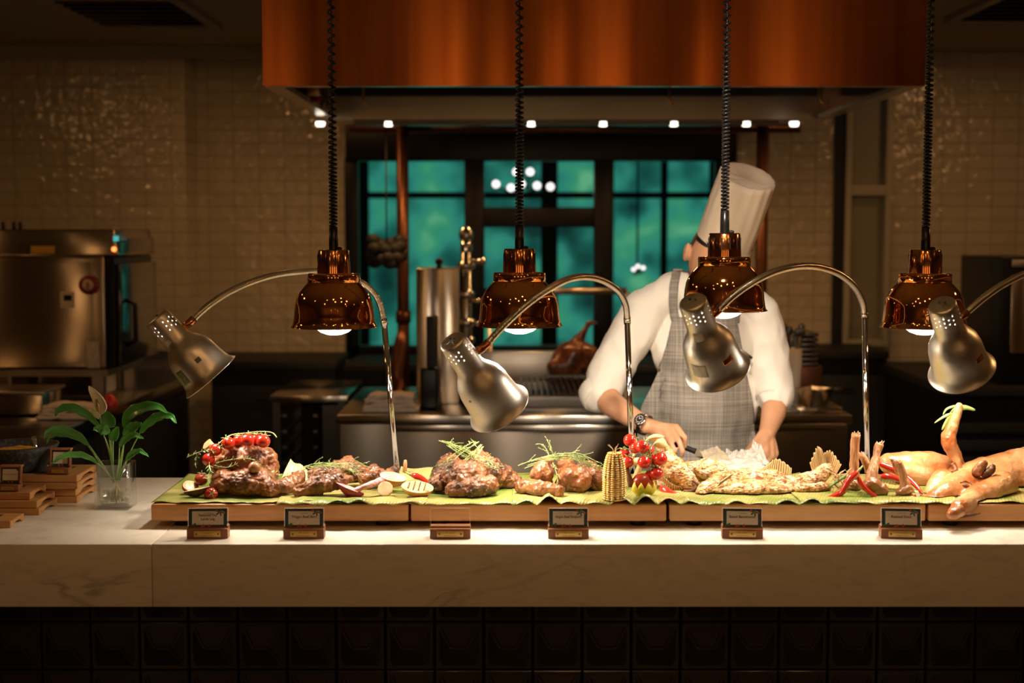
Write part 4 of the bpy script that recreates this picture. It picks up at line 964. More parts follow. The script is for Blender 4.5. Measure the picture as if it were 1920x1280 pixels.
sp('rosemary_sprig',[(392,866,0),(393,885,0),(388,900,0)],3.80,'bushy rosemary sprig hanging down the left side of the lamb leg',rs,ll=.02,lw=.0018,step=.0015,seed=3)
sp('rosemary_sprig',[(404,868,0),(430,862,0),(470,860,-.02),(500,880,0),(524,892,.02)],3.80,'long sprig draped across the middle of the lamb leg',rs,ll=.013,seed=4,step=.003)
sp('rosemary_sprig',[(402,872,0),(425,876,-.01),(446,868,-.01)],3.80,'short sprig on the front of the lamb leg near its left side',rs,ll=.014,seed=5)
sp('rosemary_sprig',[(500,885,0),(520,900,-.01),(545,885,.02)],3.80,'sprig tip reaching from the lamb leg towards the skirt steak',rs,ll=.014,seed=6,mt='herb_dark')
# skirt steak
gs='sliced skirt steak pieces'
meat('skirt_steak','glossy skirt steak piece nearest the lamb leg','meat',[('c',P_([(508,924,3.79,.016),(532,912,3.82,.023),(562,895,3.88,.020)]))],'meat_pale',.004,30,2,group=gs)
meat('skirt_steak','long skirt steak piece lying in front, behind its sign','meat',[('c',P_([(562,921,3.77,.018),(600,910,3.80,.026),(640,900,3.83,.022),(656,897,3.84,.012)]))],'meat',.005,28,3,group=gs)
meat('skirt_steak','skirt steak piece in the middle of the heap under the thyme','meat',[('c',P_([(588,892,3.91,.02),(625,884,3.94,.026),(662,882,3.94,.026),(685,886,3.93,.018)]))],'meat_crust',.005,26,4,group=gs)
meat('skirt_steak','topmost dark skirt steak piece at the back of the heap','meat',[('c',P_([(632,872,4.02,.016),(652,869,4.03,.024),(668,876,4.02,.018)])),('e',p(650,892,4.03),(.05,.035,.03))],'meat_crust',.005,30,5,group=gs)
meat('skirt_steak','skirt steak piece right of the heap above the red onion','meat',[('c',P_([(682,900,3.90,.018),(706,890,3.92,.024),(730,895,3.93,.020)]))],'meat',.005,28,6,group=gs)
meat('skirt_steak','small pointed steak end standing up at the right of the heap','meat',[('c',P_([(690,890,4.0,.02),(700,876,4.0,.012),(705,872,4.0,.006)])),('c',P_([(735,888,4.05,.02),(740,880,4.05,.014)]))],'meat_crust',.004,30,7,group=gs)
gt='thyme sprigs on the skirt steak'
random.seed(11)
places=['reaching furthest left','crossing in the middle','lying on top of the heap','hanging over the front','at the right end','tucked behind','curling at the right']
for k in range(7):
    x0=555+random.uniform(-4,30); x1=650+random.uniform(0,60); y=868+random.uniform(-3,10)
    if k%2: x0+=30
    sp('thyme_sprig',[(x0,y+4,0),(x0*.6+x1*.4,y-4+random.uniform(-3,4),-.02),(x0*.3+x1*.7,y+2,-.03),(x1,y+12+random.uniform(-4,14),-.02)],3.90+random.uniform(-.02,.02),'thyme sprig on the skirt steak, '+places[k],gt,ll=.0052,lw=.0011,step=.0022,br=6,seed=20+k)
# onions and mushroom between skirt steak and rib roast
t=wedge('red onion wedge with layered pink face in front of the skirt steak','red_onion_wedge','onion',(630,904),(682,925),3.79,.020,.026,'onion_red','onion_face')
o=MB().tube(smoothpath([p(664,920,3.79),p(690,910,3.80),p(716,900,3.83)],6),[.007]*5+[.0085]*5+[.009]*3,10,ell=1.3).disp(.0015,50).build('onion_petal','onion_face'); tag(o,'long pink roasted onion petal leaning right of the red onion wedge','onion')
def half(lab,c,r,rot,skin,face,name='onion_half',cat='onion',e=(1,1,1)):
    c=c.copy(); c.z=max(c.z,ZT+r*.80*e[2]); t=thing(name,lab,cat,c); Q=Matrix.Translation(c)@Euler(rot).to_matrix().to_4x4()@Matrix.Diagonal((*e,1))
    MB().lathe([(0,-r*.86),(r*.4,-r*.8),(r*.75,-r*.58),(r*.96,-r*.22),(r,0)],M=Q,seg=28).build('skin',skin,t)
    m=MB(); prf=[]
    for k in range(9): prf.append((r*(1-k/8.5),.0+(.0012 if k%2 else -.0006)))
    m.lathe(prf+[(0,0)],M=Q,seg=28).build('cut_face',face,t); return t
half('white onion half with pale cut face up, behind the grilled one',p(737,893,3.86),.036,(.25,.2,0),'onion_skin','onion_white',e=(1,.8,.9))
half('grilled onion half with charred lines, lying in front left of the rib roast',p(783,916,3.80),.037,(.30,.1,0),'onion_skin','onion_white',e=(1.15,.9,.8))
gx=[o for o in bpy.data.objects if o.name.startswith('onion_half')][-1]
for k in range(4):
    c=gx.location+Vector((-.024+.014*k,0,0)); f=[o for o in bpy.data.objects if o.parent==gx and o.name.startswith('cut_face')][0]
    Qf=Matrix.Translation(gx.location)@Euler((.30,.1,0)).to_matrix().to_4x4()
    y_=math.sqrt(max(0,1-((-.024+.014*k)/.034)**2))*.024
    sub('grill_mark',MB().tube([Qf@Vector((-.024+.014*k,-y_,.0022)),Qf@Vector((-.022+.014*k,y_,.0022))],.0014,6),'char',f)
half('small shrivelled garlic half between the red and grilled onions',p(722,916,3.79),.021,(1.0,-.1,0),'husk','onion_white',name='garlic_half',cat='garlic')
def chilli(lab,L,r=.0085,grp='red chillies',mt='chilli',stem=True,name='red_chilli'):
    pts=smoothpath([p(*q) for q in L],6); n=len(pts); R=[r*(min(1,.45+2.4*i/n)) * (max(.12,(1-i/(n-1))**.45) ) for i in range(n)]
    t=thing(name,lab,'chilli',pts[0],group=grp); MB().tube(pts,R,12).build('pod',mt,t)
    if stem: d=(pts[0]-pts[2]).normalized(); MB().tube([pts[0]-d*.002,pts[0]+d*.006,pts[0]+d*.018+Vector((0,0,.004))],[R[0]*1.1,R[0]*.8,.0018],8).build('stem','green_stem',t)
    return t
chilli('red chilli behind the grilled onion half, left of the rib roast',[(772,890,3.88),(790,896,3.87),(806,908,3.85)],.010)
o=MB().tube([p(759,885,4.1),p(760,868,4.1),p(760,862,4.1)],[.006,.006,.004],10).build('serving_skewer','bone'); tag(o,'short pale stick standing beside the first lamp pole','stick')
# rib roast
rib=thing('roast_beef_rib','large crusted beef rib roast in the middle left, topped with thyme','roast meat',pz(880,920,ZT))
meat('meat','','',[('c',P_([(820,908,3.86,.026),(840,885,3.90,.040),(872,895,3.84,.048),(908,886,3.90,.046),(942,893,3.93,.034),(966,903,3.93,.020)])),('c',P_([(850,918,3.80,.022),(882,915,3.79,.030),(918,910,3.82,.026)])),('c',P_([(838,862,3.94,.020),(846,872,3.93,.03)])),('c',P_([(895,862,3.95,.028),(925,872,3.96,.022)]))],'meat_crust',.0045,34,8,parent=rib)
meat('fat','','',[('c',P_([(862,893,3.785,.010),(868,905,3.775,.013),(864,922,3.77,.012)])),('c',P_([(905,905,3.80,.012),(900,918,3.79,.012)]))],'meat_pale',.003,40,9,parent=rib,vox=.003)
MB().cyl(p(869,924,3.755),p(869,922,3.79),.0085,seg=14).build('bone','char',rib)
random.seed(5); gt='thyme sprigs on the rib roast'
pos=['front left strand','back left strand','crossing strand in front','topmost strand','right-hand strand','middle strand','lower strand','short strand at the right','stray strand at the back','innermost strand','tip towards the left end','tip towards the right end','thin upper strand','thin lower strand']
for k in range(14):
    j=random.uniform(-13,13); i=random.uniform(-12,12)
    L=[(833+i,829+j*.5,0),(862+i,843+j,-.03),(893+i,858+j,-.05),(928+i,872+j*.8,-.05)] if k%2 else [(898+i,832+j*.4,0),(880+i,850+j,-.04),(858+i,866+j,-.06),(836+i*1.5,882+j*.6,-.06)]
    sp('thyme_sprig',L,3.90,'thyme sprig bundled on the rib roast, '+pos[k],gt,ll=.0052,lw=.0011,step=.0022,br=6,seed=50+k)
# striploin
gs='striploin roast pieces'
meat('striploin_piece','rounded shiny striploin end piece standing at the left','meat',[('e',p(1017,886,3.87),(.034,.034,.034)),('e',p(1024,870,3.88),(.02,.02,.02)),('e',p(1017,905,3.88),(.03,.03,.02))],'meat_pale',.004,26,10,group=gs)
meat('striploin_piece','flat striploin piece lying low in front at the left','meat',[('c',P_([(980,912,3.84,.021),(1010,916,3.81,.021),(1045,920,3.80,.020)]))],'meat_pale',.004,30,11,group=gs)
meat('striploin_piece','thick striploin piece with cut pink edge in the middle','meat',[('c',P_([(1060,875,3.92,.028),(1070,895,3.86,.034),(1085,900,3.86,.036)])),('e',p(1072,908,3.88),(.045,.035,.03))],'meat',.004,26,12,group=gs)
meat('striploin_piece','dark striploin piece at the right, beside the corn','meat',[('c',P_([(1100,885,3.95,.032),(1118,900,3.90,.034),(1136,895,3.93,.030)])),('e',p(1118,912,3.90),(.035,.03,.02))],'meat_crust',.006,26,13,group=gs)
gt='thyme sprigs on the striploin'; random.seed(9)
pos=['trailing left','along the crest','hanging down the middle','at the back','over the right piece','near the corn','short and upright','long and arched','lowest on the right','thin and pale']
for k in range(10):
    j=random.uniform(-7,9); i=random.uniform(-14,14)
    if k==2: L=[(1040+i*.3,868,-.06),(1043,885,-.09),(1046,905,-.10),(1046,918,-.10)]
    elif k==6: L=[(1032,860,0),(1026,845,0),(1018,832,0)]
    elif k==9: L=[(1040,858,0),(1034,843,0),(1028,830,0)]
    else: L=[(975+i+k*6,872+j-k,-.02),(1020+i+k*4,857+j,-.04),(1070+i+k*3,854+j,-.04),(1105+i,864+j,-.03),(1130+i*.5,876+j,-.02)]
    sp('thyme_sprig',L,3.90,'thyme sprig on the striploin, '+pos[k],gt,ll=.0052,lw=.0011,step=.0022,br=6,seed=80+k)
# corn
c=pz(1153,940,ZT); c.y+=.025
t=thing('grilled_corn_cob','grilled corn cob standing upright right of the striploin','corn',c); H=.125
m=MB().lathe([(.024,0),(.027,.02),(.026,.06),(.021,.095),(.012,.118),(.0,.123)],c,24,cap0=True)
for j in range(22):
    z=.004+j*.0056
    r=.0275-.0015*(z/H) if z<.06 else .0275*math.sqrt(max(.05,1-((z-.05)/.085)**2))
    n=14
    for k in range(n):
        a=2*PI*k/n; m.ball(c+Vector((r*math.cos(a),r*math.sin(a),z)),(.0046,r*math.sin(PI/n)*.98,.0028),8,M=Matrix.Rotation(a,4,'Z'))
m.build('kernels','corn',t)
m=MB(); 
for k in range(5): m.tube([c+Vector((0,0,.12)),c+Vector((.006*math.cos(k*1.3),.006*math.sin(k),.133)),c+Vector((.02*math.cos(k*1.3),.012*math.sin(k),.136+.003*k))],[.0008,.0007,.0003],5)
m.build('silk','husk',t)
# husk behind the tomatoes
hk=thing('corn_husk','dried pale corn husk folded behind the upright tomato truss','husk',p(1215,850,3.90))
for k,(L,w_) in enumerate([([(1175,880),(1190,850),(1215,822),(1240,820)],.016),([(1190,900),(1205,860),(1228,830),(1246,838)],.018),([(1180,862),(1200,866),(1222,872)],.016),([(1215,818),(1238,826),(1250,845)],.012)]):
    path=smoothpath([p(x,y,3.90+.012*k) for x,y in L],6); n=len(path)-1
    def f(u,v,path=path,n=n,w_=w_):
        i=min(n-1,int(u*n)); c=path[i].lerp(path[i+1],u*n-i); k_=math.sin(PI*min(.96,max(.04,u)))**.5
        return c+Vector(((v-.5)*w_*1.2,-math.sin(PI*v)*.012*k_,(v-.5)*w_*1.4*k_))
    MB().grid(f,18,8,th=.0008).build('husk_leaf','husk',hk)
# lemon crown with roast tomato
c=p(1207,922,3.80); c.z=max(c.z,ZT+.018); t=thing('cut_lemon','yellow lemon half cut in a zigzag crown, beside the corn cob','lemon',c)
m=MB(); n=40; rs=[]
for pr_ in ((.004,-.020),(.018,-.018),(.029,-.008),(.034,.002),None):
    ring=[]
    for k in range(n):
        a=2*PI*k/n
        if pr_ is None: z=.004+.018*abs(((k/n*10)%1)*2-1); r=.0345-.1*max(0,z-.012)
        else: r,z=pr_
        ring.append(c+Vector((r*math.cos(a),r*math.sin(a),z)))
    rs.append(ring)
m.rings(rs,True,False); o=m.build('peel','lemon',t); md=o.modifiers.new('s','SOLIDIFY'); md.thickness=.003; md.offset=-1
MB().lathe([(.0,.002),(.020,.001),(.030,-.006)],c,24).build('flesh','lemon_flesh',t)
o=MB().ball(p(1204,903,3.80),(.026,.024,.023),20).disp(.002,40,3).build('roast_tomato','tomato_roast'); tag(o,'soft roasted tomato sitting in the lemon crown','tomato')
t=thing('cherry_tomato_truss','truss of bright cherry tomatoes standing on its vine beside the fish head','tomatoes',p(1210,850,3.80))
tomlist(t,[(1181,825,.0175,.03,(.9,-.1,.3)),(1170,853,.0175,.02,(0,-.1,1)),(1177,866,.0165,-.005,(.2,0,1)),(1192,840,.0160,.01,(.5,-.3,1)),(1204,837,.0185,-.01,(.6,-.3,.8)),(1218,845,.0140,.03,(-.3,-.3,1)),(1208,866,.0180,-.035,(.2,-.2,1)),(1238,860,.0190,-.02,(-.4,-.1,1)),(1226,862,.0160,.02,(-.2,0,1)),(1231,888,.0185,-.03,(-.2,-.1,1)),(1218,893,.016,.01,(0,0,1))],3.80)
m=MB()
m.tube(smoothpath([p(1205,826,3.79),p(1214,832,3.77),p(1219,850,3.765),p(1221,868,3.765),p(1226,882,3.76)],6),.0019,6)
for L in ([(1168,838),(1190,845),(1217,846)],[(1184,838),(1205,848),(1219,852)],[(1219,848),(1230,843),(1238,848)],[(1219,852),(1212,848),(1208,853)],[(1221,870),(1228,872),(1231,876)]): m.tube(smoothpath([p(x,y,3.77) for x,y in L],5),.0013,6)
m.build('vine','green_stem',t)
o=MB().tube(smoothpath([p(1170,866,3.80),p(1178,886,3.78),p(1183,912,3.77)],5),[.003]*2+[.006]*5+[.008]*4,10).build('charred_pepper','char'); tag(o,'dark charred pepper strip between corn cob and lemon crown','vegetable')
# fish
fs=thing('baked_fish','whole baked barramundi opened flat, head at the left, tail raised at the right','fish',pz(1400,925,ZT))
meat('body','','',[('c',P_([(1312,924,3.84,.014),(1345,910,3.89,.034),(1395,904,3.92,.040),(1445,905,3.92,.038),(1490,911,3.92,.026),(1525,900,3.93,.027),(1548,882,3.95,.020)])),('e',p(1400,915,3.88),(.13,.06,.022)),('e',p(1330,880,3.98),(.05,.04,.03)),('c',P_([(1500,915,3.86,.014),(1550,912,3.88,.014)])),('c',P_([(1290,880,3.99,.022),(1340,890,3.98,.03)]))],'fish',.0045,30,20,parent=fs)
hd=meat('head','','',[('c',P_([(1236,832,3.98,.012),(1247,855,3.95,.028),(1264,882,3.92,.036),(1288,902,3.90,.026),(1306,912,3.89,.015)])),('c',P_([(1248,885,3.94,.030),(1240,905,3.95,.022)])),('e',p(1265,905,3.93),(.05,.04,.02))],'fish',.004,32,21,parent=fs,flat=False)
MB().tube(smoothpath([p(1300,900,3.875),p(1309,910,3.865),p(1298,920,3.87),p(1282,921,3.875)],5),.005,8).disp(.001,90).build('lip','char',fs)
def fin(name,base,tips,Y,parent,mt='fish_fin'):
    n=len(tips)*6; B=smoothpath([p(x,y,Y) for x,y in base],6); T=smoothpath([p(x,y,Y+.01) for x,y in tips],6)
    def f(u,v):
        def at(L): k=u*(len(L)-1); i=min(len(L)-2,int(k)); return L[i].lerp(L[i+1],k-i)
        q=at(B).lerp(at(T),v); q=q+Vector((0,.0022*math.sin(u*90),0))
        if v>.9: q=q+(at(T)-at(B))*.06*math.sin(u*47)
        return q
    MB().grid(f,70,10,th=.0012).build(name,mt,parent)
fin('tail_fin',[(1526,892),(1540,884),(1556,884)],[(1519,868),(1532,840),(1541,843)],3.95,fs)
fin('tail_fin',[(1540,884),(1552,880),(1568,890)],[(1543,852),(1558,846),(1578,872)],3.96,fs)
fin('dorsal_fin',[(1428,880),(1455,884),(1484,893)],[(1438,872),(1458,860),(1485,878)],3.96,fs)
fin('pectoral_fin',[(1345,912),(1350,904)],[(1370,893),(1375,886)],3.84,fs)
fin('gill_cover',[(1242,890),(1262,908),(1290,914)],[(1240,898),(1262,918),(1300,921)],3.885,fs)
chilli('red chilli tucked under the fish head',[(1238,913,3.88),(1262,926,3.85),(1292,931,3.84)],.012,stem=False)
# tail-end greens
o=MB().tube(smoothpath([p(1555,912,3.86),p(1572,900,3.86),p(1588,888,3.87)],5),[.003]*4+[.005]*4+[.002]*3,8,ell=2).build('folded_leaf','herb_dark'); tag(o,'narrow green leaf strip against the tail of the fish','leaf')
random.seed(4); m=MB()
for k in range(60):
    a=p(random.uniform(1562,1605),random.uniform(895,918),3.87+random.uniform(-.02,.05)); b_=a+Vector((random.uniform(-.03,.03),random.uniform(-.02,.02),random.uniform(-.006,.03))); m.tube([a,(a+b_)/2+Vector((0,0,.006)),b_],[.0018,.0018,.0006],5)
for v in m.bm.verts: v.co.z=max(v.co.z,ZT)
o=m.build('shredded_ginger','bone'); tag(o,'tangle of shredded roasted ginger between fish tail and lemongrass','ginger',kind='stuff')
# lemongrass stalks
gs='roasted lemongrass stalks'
def stalk(lab,L,ball,seed):
    c=p(*L[0][:3]); t=thing('lemongrass_stalk',lab,'lemongrass',c,group=gs); pts=smoothpath([p(x,y,Y) for x,y,Y,r in L],5); n=len(pts); R0=[r for *_,r in L]
    R=[]
    for i in range(n):
        k=i/(n-1)*(len(L)-1); j=min(len(L)-2,int(k)); R.append(R0[j]+(R0[j+1]-R0[j])*(k-j))
    m=MB().tube(pts,R,16); m.disp(.0022,90,seed,3); o=m.build('stem','stalk',t)
    e=pts[-1]; d=(pts[-1]-pts[-3]).normalized(); s=MB(); random.seed(seed)
    for k in range(7):
        a=k*.9; q=e+Vector((math.cos(a),math.sin(a),0))*R[-1]*.7; s.tube([q-d*.02,q+d*.002,q+d*random.uniform(.003,.009)+Vector((math.cos(a),0,0))*.003],[.003,.0025,.0008],5)
    sub('split_end',s,'stalk',o)
    if ball:
        m=MB()
        for x,y,Y,r in ball: m.ball(p(x,y,Y),(r,r,r*.9),18)
        m=remesh(m.bm,.004,2); m.disp(.004,38,seed,4,.5); fl(m,ZT+.001); m.build('root','root',t)
stalk('tall roasted lemongrass stalk nearest the fish tail',[(1603,905,3.90,.017),(1602,880,3.90,.013),(1602,850,3.90,.0115),(1605,814,3.90,.0125)],[(1600,908,3.90,.024)],1)
stalk('second tall lemongrass stalk leaning right, with a thick knotted root',[(1634,903,3.83,.020),(1637,880,3.84,.014),(1643,855,3.86,.010),(1649,832,3.87,.0115)],[(1634,908,3.82,.024),(1652,920,3.82,.022),(1622,912,3.83,.014),(1643,928,3.81,.012)],2)
stalk('short lemongrass stalk leaning left between the two tall ones',[(1632,885,3.92,.012),(1624,868,3.92,.011),(1614,850,3.93,.010)],None,3)
stalk('short roasted lemongrass stalk leaning left beside the chillies, right of the tall ones',[(1700,922,3.82,.022),(1695,900,3.82,.012),(1690,880,3.82,.011),(1684,866,3.82,.011)],[(1698,918,3.82,.020),(1690,922,3.82,.016)],4)
stalk('thin pale lemongrass end beside the short right-hand stalk',[(1686,888,3.88,.008),(1680,876,3.88,.008),(1675,864,3.88,.007)],None,5)
chilli('large glossy red chilli in front, pointing down to the left with green stem',[(1608,884,3.79),(1592,900,3.76),(1576,925,3.73),(1545,946,3.71)],.0105)
chilli('red chilli lying flat under the large glossy one at the left',[(1585,920,3.77),(1560,932,3.745),(1525,943,3.72)],.010,stem=False)
chilli('split red chilli pointing right, in front of the knotted root',[(1609,893,3.77),(1618,912,3.74),(1640,930,3.725),(1661,948,3.70)],.008,stem=False)
chilli('long red chilli running back behind the short lemongrass stalk',[(1645,868,3.92),(1685,885,3.90),(1712,905,3.86),(1730,926,3.82)],.0115,stem=False)
chilli('red chilli beside the long one, nearer the tall stalk',[(1650,893,3.87),(1672,894,3.87),(1698,905,3.87)],.0105,stem=False)
chilli('thin red chilli curled flat on the leaf in front of the piglet snout',[(1662,941,3.72),(1690,938,3.725),(1712,932,3.75),(1716,926,3.76)],.0075,stem=False)
o=MB().tube(smoothpath([p(1720,938,3.72),p(1721,930,3.73),p(1719,920,3.745)],4),.004,8).disp(.003,120).build('rice_cracker','white_paper'); tag(o,'small knobbly white garnish at the tip of the piglet snout','garnish')
# piglet
pg=thing('roast_piglet','whole pale-golden roast suckling piglet lying at the right end','roast piglet',pz(1850,940,ZT))
meat('body','','',[('c',P_([(1800,900,3.96,.042),(1850,895,3.98,.060),(1910,892,4.0,.078),(1980,890,4.0,.09),(2070,890,4.0,.085)])),
  ('c',P_([(1838,905,3.90,.045),(1805,912,3.86,.045),(1775,925,3.82,.034),(1752,935,3.79,.024),(1742,939,3.78,.020)])),
  ('c',P_([(1880,910,3.87,.040),(1850,925,3.80,.036),(1830,933,3.71,.033),(1812,943,3.64,.027),(1797,952,3.606,.022),(1785,960,3.60,.014)])),
  ('c',P_([(1768,898,3.90,.030),(1752,912,3.87,.024),(1742,926,3.84,.014)]))],'skin_roast',.003,16,30,parent=pg,vox=.005,flat=False,ridge=.2)
for v in [o for o in bpy.data.objects if o.parent==pg][0].data.vertices:
    if v.co.y>YB0-.004 and v.co.z<ZT+.001: v.co.z=ZT+.001+(v.co.z-ZT)*.01
pb=[o for o in bpy.data.objects if o.parent==pg][0]
for k,(L,r) in enumerate([([(1828,892),(1838,876),(1850,864)],.015),([(1842,893),(1857,882),(1862,870)],.012)]):
    path=smoothpath([p(x,y,3.84) for x,y in L],5); MB().tube(path,[r*.6,r*.8]+[r]*5+[r*.9,r*.7,r*.6,r*.3],12,ell=.7).disp(.002,60,k).build('ear','meat' ,pg)
MB().ball(hit(pb,1744,937)[0]+Vector((-.004,-.002,0)),(.010,.014,.014),16,M=Euler((0,0,.5)).to_matrix().to_4x4()).disp(.003,70).build('snout','char',pg)
MB().ball(p(1722,935,3.80),(.014,.012,.010),14).disp(.003,90).build('jaw','char',pg)
c,n_=hit(pb,1812,911); MB().ball(c,(.012,.006,.005),14,M=Euler((0,.3,0)).to_matrix().to_4x4()).build('eye','char',pg)
m=MB(); m.tube([hit(pb,x,y,-.001)[0] for x,y in ((1800,905),(1810,902),(1822,906),(1828,913))],[.002,.003,.003,.001],8); m.build('brow_crease','meat',pg)
m=MB(); m.tube([hit(pb,x,y,-.0015)[0] for x,y in ((1752,948),(1768,944),(1784,940),(1800,930))],[.004,.005,.0045,.002],8); m.build('mouth','char',pg)
MB().tube(smoothpath([p(1802,955,3.592),p(1790,962,3.585),p(1776,967,3.58)],4),[.017]*3+[.015]*3+[.012,.010,.005],12).disp(.002,60).build('trotter','skin_roast',pg)
MB().tube([p(1800,968,3.60),p(1820,966,3.60),p(1838,962,3.61)],[.003,.004,.002],6).disp(.002,90).build('crisp_edge','char',pg)
# duck
dk=thing('roast_duck','whole glazed roast duck behind the chillies, its head held upright','roast duck',pz(1730,905,ZT))
meat('body','','',[('c',P_([(1668,868,4.02,.030),(1700,872,4.02,.042),(1745,876,4.03,.046),(1790,884,4.04,.040)])),('c',P_([(1690,885,3.98,.03),(1740,895,3.98,.034)])),('e',p(1730,905,4.0),(.08,.05,.035))],'duck_skin',.002,16,31,parent=dk,vox=.005,ridge=.2)
meat('head','','',[('c',P_([(1806,890,4.0,.016),(1800,868,3.98,.013),(1790,852,3.97,.019),(1780,832,3.96,.0215),(1778,818,3.96,.0205),(1786,800,3.96,.0165),(1793,780,3.96,.013),(1798,764,3.96,.011),(1799,761,3.96,.010)])),('c',P_([(1790,852,3.96,.012),(1800,880,3.95,.010)]))],'duck_skin',.0015,50,32,parent=dk,vox=.003,flat=False,ridge=.3)
MB().lathe([(.0045,0),(.0045,.002),(.003,.0035),(0,.004)],M=Matrix.Translation(p(1777,820,3.936))@Matrix.Rotation(PI/2,4,'X'),seg=14).build('eye','bone',dk)
MB().tube(smoothpath([p(1786,868,3.95),p(1792,880,3.94),p(1786,886,3.93)],4),.006,8).disp(.002,90).build('crisp_skin','meat',dk)
chilli('green chilli held across the tip of the duck beak, pointing right',[(1799,765,3.975),(1812,764,3.975),(1829,769,3.975)],.009,grp='green chillies in the duck beak',mt='chilli_green',stem=False,name='green_chilli')
chilli('slim green chilli hanging left from the duck beak',[(1797,763,3.985),(1782,780,3.985),(1766,806,3.985)],.0095,grp='green chillies in the duck beak',mt='chilli_green',stem=False,name='green_chilli')
chilli('thinnest curved green chilli strand left of the duck beak',[(1795,760,3.975),(1776,766,3.975),(1768,778,3.975)],.0045,grp='green chillies in the duck beak',mt='chilli_green',stem=False,name='green_chilli')
chilli('pale green chilli strip pointing furthest left of the duck beak',[(1784,775,3.97),(1768,782,3.97),(1752,793,3.97)],.005,grp='green chillies in the duck beak',mt='chilli_green',stem=False,name='green_chilli')

p=p0
def P_(l): return [(p(x,y,Y),r) for x,y,Y,r in l]
# ---------------------------------------------------------------- the chef
from mathutils.bvhtree import BVHTree
mat('skin',(.62,.32,.18),(.68,.36,.21),sc=12,rough=.45,bump=.12,bsc=60,sss=.15)
mat('shirt',(.82,.76,.68),rough=.75,bump=.25,bsc=14)
mat('hair',(.012,.009,.008),rough=.5); mat('trousers',(.02,.02,.022),rough=.8)
mat('hat_paper',(.80,.66,.52),(.74,.60,.46),sc=5,rough=.7,bump=.2,bsc=20)
def weave(name,c,c2):
    m=bpy.data.materials.new(name); MATS[name]=m; m.use_nodes=True; n=m.node_tree.nodes; L=m.node_tree.links; b=n['Principled BSDF']; tc=n.new('ShaderNodeTexCoord'); out=None; o=[]
    for st in ((1.5,1.5,160),(160,1.5,1.5)):
        mp=n.new('ShaderNodeMapping'); mp.inputs['Scale'].default_value=st; L.new(tc.outputs['Object'],mp.inputs[0])
        t=n.new('ShaderNodeTexNoise'); t.inputs['Scale'].default_value=3; t.inputs['Detail'].default_value=3; L.new(mp.outputs[0],t.inputs[0]); o.append(t)
    ad=n.new('ShaderNodeMath'); ad.operation='ADD'; L.new(o[0].outputs[0],ad.inputs[0]); L.new(o[1].outputs[0],ad.inputs[1])
    r=n.new('ShaderNodeMapRange'); r.inputs[1].default_value=.8; r.inputs[2].default_value=1.2; L.new(ad.outputs[0],r.inputs[0])
    mx=n.new('ShaderNodeMix'); mx.data_type='RGBA'; mx.inputs[6].default_value=(*c,1); mx.inputs[7].default_value=(*c2,1); L.new(r.outputs[0],mx.inputs[0]); L.new(mx.outputs[2],b.inputs['Base Color'])
    b.inputs['Roughness'].default_value=.85
weave('linen',(.15,.135,.12),(.36,.32,.27))
ch=thing('person','chef in white shirt, grey apron and tall paper hat behind the counter','person',(p(1322,900,4.84).x,4.84,0))
hc=p(1334,482,4.77)
HR=Euler((.42,.16,0))                  # head bowed forward and tilted
HM=Matrix.Translation(hc)@HR.to_matrix().to_4x4()
h=lambda x,y,z: HM@Vector((x,y,z))
LH=[ # his right hand, left in view
 [(1212,797,4.60,.026),(1238,803,4.56,.022),(1268,801,4.54,.0125),(1284,820,4.50,.0095),(1284,837,4.51,.0085)],
 [(1225,800,4.58,.022),(1259,804,4.53,.0125),(1274,828,4.475,.0098),(1280,845,4.465,.0088),(1279,854,4.475,.0078)],
 [(1222,803,4.59,.018),(1248,808,4.53,.012),(1259,832,4.485,.0094),(1265,845,4.475,.0086),(1267,850,4.485,.0076)],
 [(1220,806,4.59,.016),(1238,813,4.54,.0105),(1246,833,4.505,.0082),(1254,844,4.495,.007)],
 [(1222,797,4.62,.016),(1245,803,4.60,.0145),(1266,818,4.575,.0115),(1283,830,4.555,.0095)]]
RH=[
 [(1437,812,4.66,.026),(1430,828,4.61,.020),(1421,842,4.57,.012),(1412,853,4.53,.0098),(1404,857,4.51,.0085)],
 [(1438,815,4.66,.02),(1437,838,4.60,.0135),(1437,853,4.55,.010),(1428,861,4.52,.0088)],
 [(1441,815,4.67,.018),(1446,838,4.61,.0125),(1448,855,4.57,.0098),(1440,865,4.54,.0085)],
 [(1443,815,4.68,.016),(1452,836,4.63,.011),(1456,850,4.60,.0088),(1450,862,4.57,.0078)],
 [(1432,812,4.64,.018),(1418,828,4.59,.0145),(1405,842,4.55,.0115),(1397,850,4.53,.009)]]
parts=[('e',hc,(.076,.094,.112),HR),('e',h(0,-.035,-.06),(.052,.055,.055),HR),
 ('c',[(h(0,-.088,.0),.010),(h(0,-.104,-.022),.011),(h(0,-.102,-.030),.013)]),('e',h(0,-.086,-.062),(.024,.012,.008),HR),('e',h(0,-.075,-.088),(.03,.02,.018),HR),
 ('e',h(-.085,.0,.004),(.012,.021,.034),HR),('e',h(.085,.0,.004),(.012,.021,.034),HR),
 ('c',[(h(0,.02,-.06),.056),(p(1328,545,4.86),.058),(p(1324,580,4.88),.065)]),
 ('e',p(1320,680,4.88),(.165,.095,.20)),('e',p(1322,860,4.86),(.15,.09,.20)),
 ('c',P_([(1195,590,4.88,.055),(1160,665,4.85,.05),(1128,735,4.80,.046),(1148,758,4.73,.044),(1180,779,4.65,.036),(1212,798,4.59,.027)])),
 ('c',P_([(1428,600,4.88,.055),(1450,670,4.86,.05),(1456,740,4.82,.045),(1450,775,4.76,.042),(1444,795,4.71,.034),(1437,815,4.65,.027)]))]
for q in LH+RH: parts.append(('c',P_(q)))
MBm=fuse(parts,.0042,3)
body=MBm.build('body','skin',ch)
